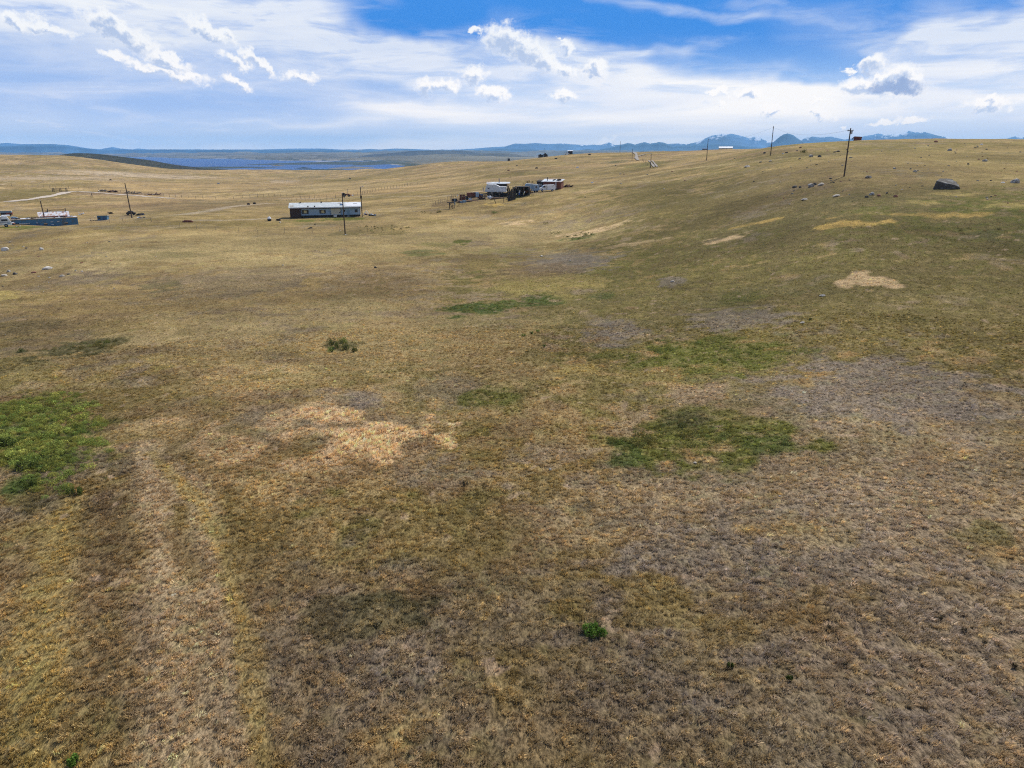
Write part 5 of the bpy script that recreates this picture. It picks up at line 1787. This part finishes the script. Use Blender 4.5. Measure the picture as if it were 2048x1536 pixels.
single(MB().box(-1.0, .9, -.4, .4, -.1, .35).box(-.3, .9, -.41, .35, .353, .7), "blue_box", "flat blue-grey box at the foot of a fence post", "box", P_bluel, ground(927, 405), bevel=.03)
single(MB().box(-.7, .7, -.3, .3, -.1, .25), "dark_plank_stack", "low dark plank stack before the white drum", "planks", P_dark, ground(935, 404))
single(MB().tube((0, 0, -.1), (0, 0, 1.05), .07, .07).box(-.12, .12, -.05, .05, 1.0, 1.5), "blue_stake", "blue capped stake left of the fifth wheel trailer", "stake", P_bluet, ground(966.5, 384))
# trestle on the slope below
g = ground(901, 418)
t = thing("timber_trestle", "dark timber trestle standing alone below the scrap yard", "trestle", g, turn=-8)
MB().box(-1.0, 1.2, -.3, .5, 1.75, 1.95).build("top", P_dark, t)
for a, b in (((-.3, -.25), (-.35, -.4)), ((-.3, .4), (-.2, .5)), ((.45, -.25), (.9, -.4)), ((1.05, .4), (1.05, .5)), ((-.1, .1), (.6, .1))):
    MB().tube((b[0], b[1], -.1), (a[0], a[1], 1.76), .085, .085, 6).build("leg", P_dark, t)
g = ground(910, 410)
single(MB().box(-.12, .12, -.12, .12, -.1, 1.9), "grey_post", "grey squared post right of the timber trestle", "post", P_bluel, g)
single(MB().tube((-.55, 0, 1.9), (.15, 0, -.1), .09, .09), "leaning_post", "post leaning over the golden grass strip below the camp", "post", P_wood, ground(991, 407.5), turn=0)
single(MB().tube((0, 0, -.1), (0, 0, 1.75), .08, .08), "upright_post", "lone upright post right of the leaning one below the camp", "post", P_wood, ground(1007.5, 404.5))

# ------------------------------------------------------------------ the far hill
g = crest(1084, 550, 950)
k_ = g.y / F_PX
t = thing("hilltop_house", "dark house with two gables, a porch and an antenna on the far hilltop", "house", g)
wl, wr = -10 * k_, 12.5 * k_
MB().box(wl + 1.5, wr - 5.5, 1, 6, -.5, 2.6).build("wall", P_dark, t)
MB().prism([(.3, 2.62), (3.5, 4.4), (6.7, 2.62)], wl, wr - 5, axis='x').build("roof", P_bluel, t)
MB().prism([(-.2, 2.4), (2.4, 4.3), (5.0, 2.4)], 0, 7, T3((wr - 5.6, 0, 0))).build("gable_roof", P_dark, t)
MB().box(wr - 5.2, wr - .8, .2, 6, -.5, 2.4).build("gable_wall", P_dark, t)
MB().prism([(-.1, 2.2), (1.7, 3.4), (3.5, 2.2)], -.6, 1.0, T3((-3.4, 0, 0))).build("porch_roof", P_dark, t)
for xx in (wl + .2, wl + 2.2):
    MB().tube((xx, .6, -.5), (xx, .6, 2.6), .15, .15, 6).build("porch_post", P_trim, t)
MB().tube((2.3, 2, 3.8), (2.3, 2, 9.0), .13, .08, 6).build("antenna", P_dark, t)
g = crest(1139, 550, 950)
t = thing("hilltop_shed", "small dark shed with a white roof on the far hill right of the house", "shed", g)
MB().box(-1.4, 3.0, 0, 4, -.5, 3.0).build("wall", P_dark, t)
MB().prism([(-.3, 3.02), (4.2, 3.5), (4.2, 3.75), (-.3, 3.3)], -1.9, 3.3, axis='x').build("roof", P_white, t)
g = crest(1133, 550, 950) - Vector((0, 6, 0))
t = thing("white_pickup", "white pickup parked at the left of the hilltop shed", "pickup", g)
MB().prism([(-2.4, .5), (2.2, .5), (2.2, 1.25), (.6, 1.3), (.35, 1.95), (-.9, 1.95), (-1.4, 1.3), (-2.4, 1.1)], -.6, 1.2).build("body", P_white, t)
MB().box(-.8, .2, -.62, -.603, 1.3, 1.85).build("window", P_glass, t)
for wx in (-1.5, 1.4):
    MB().tube((wx, -.65, .42), (wx, -.4, .42), .42, .42, 12).build("wheel", P_black, t)
g = crest(1017.5, 550, 950)
t = thing("dark_water_tank", "small dark square tank on the far hill's left shoulder", "tank", g)
MB().box(-1.25, 1.2, 0, 2.4, -.3, 2.5).build("body", P_dark, t, bevel=.1)
MB().box(-1.35, 1.3, -.1, 2.5, 2.52, 2.7).build("lid", P_steel, t)
g = crest(1451, 380, 800)
k_ = g.y / F_PX
t = thing("white_barn", "long low building with a bright white roof on the skyline", "barn", g)
MB().box(-12.5 * k_, 12.5 * k_, 0, 8, -1, 1.0).build("wall", P_cream, t)
MB().prism([(-.5, .95), (4, 2.3), (8.5, .95), (8.5, .8), (-.5, .8)], -13 * k_, 13 * k_, axis='x').build("roof", P_trim, t)
g = crest(1409, 380, 800)
t = thing("blue_barn", "small dark blue building on the skyline by the slim pole", "barn", g)
k_ = g.y / F_PX
MB().box(-4.5 * k_, 4.5 * k_, 0, 5, -1, .8).build("wall", P_blue, t)
MB().prism([(-.4, .82), (2.5, 1.6), (5.4, .82)], -5 * k_, 5 * k_, axis='x').build("roof", P_carb, t)
g = crest(1710, 250, 450)
k_ = g.y / F_PX
t = thing("skyline_cabin", "dark red-brown cabin on the right skyline behind the transformer pole", "cabin", g)
MB().box(-5.5 * k_, 8.5 * k_, 0, 3, -.5, 1.1).build("wall", P_rbrown, t)
MB().prism([(-8.5 * k_, .9), (-4.5 * k_, 1.75), (8.5 * k_, 1.55), (9.2 * k_, 1.1)], -.3, 3.3).build("roof", P_rbrown, t)
MB().box(-2, -1.6, -.04, -.003, .3, .8).build("window", P_glass, t)
for px, py, w_, lab, mm in ((1155, 335.5, 1.7, "pale flat sheet lying on the far middle slope", P_trim), (1184, 366, 1.0, "whitish barrel on the slope above the shack", P_trim), (1017, 341.5, 1.6, "small red scrap on the far middle slope", P_red),
                            (1021, 355, 1.2, "orange speck of scrap on the slope above the trailers", P_tan), (1073, 337, 2.0, "small dark boulder-like scrap on the far slope", P_dark), (1112, 318, 2.4, "dark speck of scrap below the hilltop shed", P_dark),
                            (1067, 313.5, 3.0, "low dark scrap left of the hilltop house", P_dark), (437, 367.5, 2.2, "pale turquoise scrap on the flats before the lake", P_siding), (221, 360.5, 2.4, "dark red scrap on the pale flats", P_rust),
                            (700, 357.5, 2.0, "black scrap on the middle slope above the house", P_dark), (1179, 310, 2.6, "dark speck on the far ridge right of the shed", P_dark)):
    g = ground(px, py)
    single(MB().box(-w_ / 2, w_ / 2, -w_ * .3, w_ * .3, -.1, w_ * .22).box(-w_ * .3, w_ * .35, -w_ * .25, w_ * .2, w_ * .223, w_ * .4, T3(ry=4)), "scrap_piece", lab, "scrap", mm, g, bevel=.05)

# livestock-like dark specks are posts beside the track
for px, py, lab in ((497, 403.5, "dark lump beside the dark track, left one of two"), (509, 402, "dark lump beside the dark track, right one of two")):
    single(MB().box(-.7, .7, -.4, .4, -.1, .7, None, .7), "dirt_clod", lab, "clod", P_dark, ground(px, py + 6), bevel=.1)


# ------------------------------------------------------------------ rocks
def rock_mesh(seed, flat=.6, sharp=.5):
    rg = random.Random(seed)
    import bmesh
    bm = bmesh.new()
    bmesh.ops.create_icosphere(bm, subdivisions=3, radius=1)
    planes = []
    for k in range(9):
        n = Vector((rg.gauss(0, 1), rg.gauss(0, 1), rg.gauss(0, .8))).normalized()
        planes.append((n, rg.uniform(.55, .9)))
    for v in bm.verts:
        p = v.co.copy()
        for n, d in planes:
            e = p.dot(n) - d
            if e > 0:
                p -= n * e * (1 - .15 * (1 - sharp))
        nz = vnoise(np.array([p.x * 2.5 + seed]), np.array([p.y * 2.5 + p.z * 2]), seed)[0] - .5
        p *= 1 + nz * .16
        v.co = Vector((p.x, p.y, p.z * flat))
    me_ = bpy.data.meshes.new("rock")
    bm.to_mesh(me_)
    bm.free()
    return me_


rock_kinds = [rock_mesh(k, flat=.55 + .08 * (k % 4)) for k in range(8)]


def rock(px, py, w, label, m=None, flat=1.0, seed=0, name="rock", group="rocks scattered on the hillsides", cat="rock"):
    g = ground(px, py)
    r = w * .5 * g.y / F_PX / .86
    me_ = rock_kinds[seed % 8].copy()
    me_.materials.clear()
    me_.materials.append(m or P_rock)
    o = bpy.data.objects.new(name, me_)
    COL.objects.link(o)
    o.location = (g.x, g.y, g.z + r * .18 * flat)
    o.scale = (r, r * .8, r * flat)
    o.rotation_euler = (0, 0, seed * 1.7)
    tagged(o, label, cat, group)
    return o


# the big leaning boulder, cut to its own shape
g = ground(1896, 379)
k_ = g.y / F_PX
import bmesh
kb = k_ / 9.85
front = [(330, 482), (372, 335), (395, 352), (560, 392), (700, 412), (762, 442), (780, 478), (600, 498)]
back_ = [(345, 470), (378, 318), (402, 300), (520, 287), (610, 300), (700, 350), (768, 418), (700, 470)]
fy = [0, .1, 0, -.12, -.1, .1, .3, -.25]
by = [2.6, 1.2, 2.2, 3.2, 3.3, 2.9, 1.8, 2.8]
bm = bmesh.new()
pts_ = []
for (zx, zy), yy in list(zip(front, fy)) + list(zip(back_, by)):
    pts_.append(bm.verts.new(((zx - 550) * kb, yy, (486 - zy) * kb - (yy * .03))))
for (zx, zy) in front:
    bm.verts.new(((zx - 550) * kb * .98, .4, -.5))
bmesh.ops.convex_hull(bm, input=bm.verts)
bmesh.ops.triangulate(bm, faces=bm.faces)
bmesh.ops.subdivide_edges(bm, edges=bm.edges, cuts=5, use_grid_fill=True)
for v in bm.verts:
    q = float(fbm(np.array([v.co.x * 1.6 + 3 + v.co.z]), np.array([v.co.y * 1.6 + v.co.z * 1.3]), 4, 3)[0]) - .5
    v.co *= 1 + q * .16
bme = bpy.data.meshes.new("boulder")
bm.to_mesh(bme)
bm.free()
bme.materials.append(P_rockd)
bo = bpy.data.objects.new("boulder", bme)
COL.objects.link(bo)
bo.location = (g.x, g.y + .6, g.z)
bo.rotation_euler = (0, 0, -math.atan2(g.x, g.y))
tagged(bo, "huge dark boulder with a pale sloping top, alone on the right hill", "boulder")

named = [
    (1609, 400, 13, "pale topped rock below the others under the transformer pole", 'p', 0), (1589, 375, 12, "dark rock, leftmost of the row below the pole's shadow", 'd', 1),
    (1622, 374, 13, "grey rock second from the left in the row at the pole's shadow", 'g', 2), (1629, 370, 8, "small dark rock between the two grey ones at the shadow's end", 'd', 3),
    (1642, 371, 13, "pale grey rock touching the tip of the pole's shadow", 'p', 4), (1736, 356, 13, "grey rock on open grass right of the transformer pole", 'g', 5),
    (1733, 395, 9, "dark rock, left end of the cluster below the hill's middle", 'd', 6), (1744, 390, 10, "grey rock at the top of the cluster left of the boulder", 'g', 7),
    (1757, 392, 8, "reddish grey rock in the cluster left of the boulder", 'r', 1), (1774, 387, 5, "small dark rock above the cluster's right end", 'd', 2), (1791, 394, 8, "dark reddish rock, right end of the cluster left of the boulder", 'r', 3),
    (1673, 393, 15, "flat pale slab lying below the transformer pole", 'p', 4), (1584, 388, 6, "small greenish grey rock left of the pale topped rock", 'g', 5), (1600, 375.5, 6, "small dark rock right of the leftmost dark one", 'd', 6),
    (2031, 366, 15, "grey and black rock at the right edge of the hill", 'g', 7), (2006, 366, 8, "flat white stone left of the right edge rock", 'w', 0), (1969, 323, 10, "grey rock high on the right slope", 'g', 1),
    (1622, 314, 9, "grey rock left of a darker one above the pole's middle", 'g', 2), (1639, 314, 7, "dark rock right of the grey one above the pole's middle", 'd', 3), (1676, 303.5, 9, "dark flat rock left of the pole's upper part", 'd', 4),
    (1701, 316, 7, "pale rock just right of the transformer pole", 'p', 5), (1529, 307, 6, "dark stone left of the pole on the brow", 'd', 6), (1541, 323, 6, "pale stone below the pole on the brow", 'p', 7),
    (1494, 334.5, 13, "flat pale slab with a dark side on the left of the right hill", 'p', 0), (1521, 325, 7, "flat dark stone below the brow pole", 'd', 1), (1573, 306, 6, "dark flat stone left of the shrub on the brow", 'd', 2),
    (1566, 308, 4, "tiny white stone left of the flat dark one on the brow", 'w', 3), (1599, 318, 6, "dark stone right below the brow shrub", 'd', 4), (1633, 330, 6, "dark flat stone in the middle of the rocky slope", 'd', 5),
    (1614, 336, 4, "tiny dark stone left of the flat one on the rocky slope", 'd', 6), (1601, 296, 5, "red stone on the ridge above the shrub", 'r', 7), (1655, 302.5, 5, "dark red stone on the ridge left of the flat rock", 'r', 0),
    (1661, 357.5, 7, "low dark stone at the middle of the pole's shadow", 'd', 1), (1789, 338, 6, "grey stone midway between the pole and the boulder", 'g', 2), (1830, 344, 7, "pale stone above and left of the boulder", 'p', 3),
    (1821, 338.5, 5, "dark stone next to the pale one above the boulder", 'd', 4), (1893, 359.5, 4, "small stone perched behind the boulder", 'd', 5), (1936, 329, 5, "dark stone between boulder and the high grey rock", 'd', 6),
    (1900, 301.5, 8, "grey stone on the upper right ridge", 'g', 7), (1963, 290, 6, "white stone near the skyline at the upper right", 'w', 0), (1871, 284.5, 8, "reddish dark rocks just under the right skyline", 'r', 1),
    (11, 501, 13, "white topped rock at the left edge above the stony patch", 'w', 2), (83, 500, 10, "dark sided green-grey rock above the stony patch", 'g', 3), (94, 539, 15, "large white rock in the middle of the stony patch", 'w', 4),
    (8, 552, 13, "low dark and white rock at the left edge", 'p', 5), (30, 549, 9, "dark rock right of the left edge rock", 'd', 6), (18, 544, 8, "small grey rock above the left edge pair", 'g', 7),
    (124, 553, 9, "pale lumpy rock at the right of the stony patch", 'p', 0), (137, 549, 7, "flat dark yellowish rock right end of the stony patch", 'd', 1), (68, 546, 9, "flat pinkish slab left of the large white rock", 'r', 2),
    (104, 536.5, 5, "small grey stone touching the large white rock", 'g', 3), (163, 526, 5, "small orange-red stone right of the stony patch", 'r', 4), (164, 543, 5, "small white stone below the orange-red one", 'w', 5),
    (151, 542, 4, "small greenish stone left of the small white one", 'g', 6), (99, 556, 5, "small pale stone below the large white rock", 'p', 7), (77, 553, 5, "small flat pale stone below the pinkish slab", 'p', 0),
    (47, 493.5, 5, "small yellowish stone between the two upper rocks", 'p', 1), (20, 485, 4, "tiny pale stone near the left edge, highest up", 'p', 2), (53, 497, 5, "small dark stone between the two upper rocks", 'd', 3),
    (1605, 646, 10, "pale flat stone on the right slope beside a tiny dark bush", 'p', 4), (1083, 513, 6, "tiny pale stone on the purple grey rise", 'w', 5), (751, 536, 7, "dark stone on the brown rise in the middle", 'd', 6),
    (1345, 564, 9, "flat pale stones on the middle right slope", 'p', 7), (1645, 592, 12, "patch-like heap of grey stones below the golden ring", 'g', 0), (1480, 800, 7, "tiny black stone above the lower green patch", 'd', 1),
    (650, 488, 3, "tiny stone on the slope below the house", 'd', 2), (566, 531, 4, "tiny stone left of the brown rise", 'g', 3), (1140, 522, 5, "small grey stone at the right of the purple grey rise", 'g', 4),
    (1390, 926, 9, "pale stones in the grass below the green patch", 'p', 5), (1560, 993, 8, "pale flat stone in the foreground right", 'p', 6), (1445, 924, 6, "small tan stone below the green patch", 'p', 7),
    (566, 929, 7, "small grey stone left below the golden grass", 'g', 0), (1100, 940, 10, "grey twiggy stone heap in the middle foreground", 'g', 1), (735, 1041, 6, "small blue-grey stone in the foreground", 'g', 2),
]
RM = {'g': P_rock, 'd': P_rockd, 'p': P_rockp, 'w': P_rockw, 'r': P_rockr}
for px, py, w_, lab, mk, sd_ in named:
    rock(px, py, w_, lab, RM[mk], seed=sd_, flat=.7 if 'flat' in lab or 'slab' in lab or 'low' in lab else 1.0)

rg = random.Random(99)
for k in range(130):
    if k < 90:
        px, py = rg.uniform(1460, 2045), 285 + 125 * rg.random() ** 1.2
        sk = 281 if px > 1600 else 281 + (1600 - px) * .16
        if py < sk + 6:
            continue
        lab, gname = "tiny loose stone scattered over the right hillside", "tiny loose stones on the right hillside"
    elif k < 115:
        px, py = rg.uniform(0, 330), rg.uniform(462, 580)
        lab, gname = "tiny loose stone scattered over the left hillside", "tiny loose stones on the left hillside"
    else:
        px, py = rg.uniform(1000, 1400), rg.uniform(330, 400)
        lab, gname = "tiny dark stone scattered over the middle slope", "tiny dark stones on the middle slope"
    rock(px, py, rg.uniform(2.4, 4.6), lab, rg.choice([P_rock, P_rockd, P_rockd, P_rockp, P_rockr]), seed=k, name="stone", group=gname, cat="stone", flat=.8)


# ------------------------------------------------------------------ single bushes
def leaf_solid(name, color, vary=.5):
    m = bpy.data.materials.new(name)
    m.use_nodes = True
    T = NT(m.node_tree)
    k = T.n('ShaderNodeNewGeometry').outputs['Random Per Island']
    c = T.v('SCALE', tuple(color), s=T.rng(k, 0, 1, 1 - vary, 1 + vary))
    d = T.n('ShaderNodeBsdfDiffuse')
    T.put(d.inputs[0], c)
    tr = T.n('ShaderNodeBsdfTranslucent')
    T.put(tr.inputs[0], c)
    mx = T.n('ShaderNodeMixShader')
    mx.inputs[0].default_value = .35
    T.t.links.new(d.outputs[0], mx.inputs[1])
    T.t.links.new(tr.outputs[0], mx.inputs[2])
    o = T.n('ShaderNodeOutputMaterial')
    T.t.links.new(mx.outputs[0], o.inputs[0])
    return m


L_bright = leaf_solid("bright_green_leaves", (.13, .22, .04))
L_rim = leaf_solid("hollow_rim_leaves", (.12, .15, .04))
L_dark = leaf_solid("dark_olive_leaves", (.09, .11, .03))
L_dry = leaf_solid("dry_brown_leaves", (.14, .11, .065))


def bush(px, py, w, h, label, m, seed, group=None, n=None):
    g = ground(px, py)
    rg = np.random.default_rng(seed)
    R = w * .5 * g.y / F_PX / .9
    h = min(h, R * 1.3)
    t = thing("bush", label, "bush", g, group=group)
    V, Fc = [], []
    n = n or 420
    lobes = [(rg.uniform(-.75, .75) * R, rg.uniform(-.6, .6) * R, rg.uniform(.25, .55) * R) for _ in range(7)]
    for _ in range(n):
        lx, ly, lr = lobes[rg.integers(0, 7)]
        a, ph = rg.uniform(0, 6.28), math.acos(rg.uniform(0, 1))
        r = lr * rg.uniform(.6, 1.0)
        c = np.array([lx + r * math.sin(ph) * math.cos(a), ly + r * math.sin(ph) * math.sin(a), .05 + h * (r / lr) * math.cos(ph) * rg.uniform(.7, 1.1)])
        d1 = rg.normal(0, 1, 3)
        d1 /= np.linalg.norm(d1)
        d2 = np.cross(d1, rg.normal(0, 1, 3))
        d2 /= np.linalg.norm(d2)
        s = max(.035, R * .085) * rg.uniform(.6, 1.3)
        k = len(V)
        V += [tuple(c - d1 * s), tuple(c + d2 * s * .5), tuple(c + d1 * s), tuple(c - d2 * s * .5)]
        Fc += [(k, k + 1, k + 2, k + 3)]
    link_mesh("foliage", V, Fc, m, t)
    mb = MB()
    for k in range(9):
        a = rg.uniform(0, 6.28)
        mb.tube((0, 0, -.1), (R * .6 * math.cos(a), R * .6 * math.sin(a), h * .75), .012 + R * .01, .006, 5, False)
    mb.build("stems", P_wood, t)
    return t


bush(1190, 1268, 52, .27, "bright green round bush alone in the lower foreground", L_bright, 1, n=1300)
bush(150, 1528, 30, .4, "bright green bush at the bottom left corner", L_bright, 2, n=700)
bush(1607, 305, 11, 1.1, "dark green shrub on the brow of the right hill", L_dark, 3)
for k, (px, py, w_, m_, lab) in enumerate([
    (665, 690, 22, L_dark, "dark shrub, left of the centre-left clump"), (684, 686, 18, L_bright, "green shrub at the top of the centre-left clump"), (690, 700, 20, L_dark, "round dark shrub in the middle of the centre-left clump"),
    (664, 704, 18, L_bright, "bright shrub at the lower left of the centre-left clump"), (708, 703, 14, L_dark, "small shrub at the right end of the centre-left clump"), (677, 696, 20, L_dark, "wide dark shrub in the heart of the centre-left clump")]):
    bush(px, py, w_, .75, lab, m_, 20 + k, "shrubs of the centre-left clump", 420)
for k, (px, py, w_, lab) in enumerate([
    (1047, 673, 7, "tiny green bush, left one of the loose centre row"), (1062, 668, 8, "small green bush, top of the loose centre row"), (1076, 664, 7, "small green bush, right one of the loose centre row"), (1088, 694, 6, "tiny green bush below the loose centre row"),
    (989, 426.5, 14, "flat yellow-green bush on the slope below the camp"), (1091, 448.5, 10, "small dark bush on the slope below the white van"), (1620, 640, 6, "tiny dark bush beside the pale flat stone"), (42, 704, 12, "dark oblong bush at the left edge above the hollow"),
    (930, 972, 14, "dark twiggy bush in the middle foreground"), (1660, 1258, 12, "small dark twiggy plant in the right foreground"), (1925, 1265, 14, "dark reddish twiggy plant at the lower right"), (1880, 1240, 10, "small dark twiggy plant left of the reddish one"),
    (1968, 1290, 12, "dark twiggy plant at the right, below the reddish one"), (2028, 1335, 12, "dark reddish plant at the right edge low down"), (1578, 1360, 14, "pale olive tuft in the lower right foreground"), (1460, 1335, 14, "pale grey-green tuft right of the bright bush"),
    (1690, 1332, 9, "small dark green plant in the lower right")]):
    bush(px, py, w_, .35 if py > 600 else .6, lab, L_dry if 'twiggy' in lab or 'plant' in lab else (L_bright if 'green bush' in lab or 'yellow' in lab else L_dark), 50 + k, None, 70 if px > 1600 and py > 1200 else 160)

for k, (px, py, w_, lab) in enumerate([(12, 892, 50, "dark bush standing in for a shaded hole under the left rim of the green hollow, nearest the edge"), (52, 938, 44, "dark bush standing in for a shaded hole on the lower left rim of the green hollow"), (66, 972, 34, "dark bush standing in for shade at the foot of the green hollow"), (150, 990, 26, "small dark bush by the track below the green hollow")]):
    bush(px, py, w_, .42, lab, L_rim, 90 + k, "bushes on the rim of the green hollow", 800)  # dark bushes added in place of shaded holes along the bank

# ------------------------------------------------------------------ sagging wires of the pole line over the right hill
tops_ = {}
for o in list(COL.objects):
    if o.name.startswith("utility_pole") and o.type == 'EMPTY':
        post = [c for c in o.children if c.name.startswith("post")][0]
        tops_[o["label"]] = (o.location.copy(), max(v.co.z for v in post.data.vertices))


def top_of(key):
    for k, (l, h) in tops_.items():
        if key in k:
            return Vector((l.x, l.y, l.z + h - .3))


for a, b, lab in (("transformer", "beside the round butte", "sagging wire from the transformer pole to the brow pole"), ("beside the round butte", "slim pole", "sagging wire from the brow pole to the slim pole"),
                  ("slim pole", "twin far tracks", "sagging wire from the slim pole to the far track pole")):
    p, q = top_of(a), top_of(b)
    n = 24
    pts = [p.lerp(q, i / n) - Vector((0, 0, 4 * 1.6 * (i / n) * (1 - i / n))) for i in range(n + 1)]
    o = MB().path([v - p for v in pts], .014, 4).build("power_wire", P_dark, None, loc=p)
    tagged(o, lab, "wire", "wires of the pole line")

# ------------------------------------------------------------------ air
hz = bpy.data.materials.new("haze_air")
hz.use_nodes = True
T = NT(hz.node_tree)
pv = T.n('ShaderNodeVolumePrincipled')
pv.inputs['Color'].default_value = (.30, .62, 1.0, 1)
pv.inputs['Density'].default_value = 5.4e-5
pv.inputs['Anisotropy'].default_value = 0.0
om = T.n('ShaderNodeOutputMaterial')
T.t.links.new(pv.outputs[0], om.inputs['Volume'])
B = 21000
x0, x1, y0, y1, z0, z1 = -B, B, -B, B, -330, 375
hv = [(x0, y0, z0), (x1, y0, z0), (x1, y1, z0), (x0, y1, z0), (x0, y0, z1), (x1, y0, z1), (x1, y1, z1), (x0, y1, z1)]
hf = [(0, 3, 2, 1), (4, 5, 6, 7), (0, 1, 5, 4), (1, 2, 6, 5), (2, 3, 7, 6), (3, 0, 4, 7)]
haze = link_mesh("haze", hv, hf, hz)
tagged(haze, "pale blue air haze over the far country", "haze", kind='stuff')
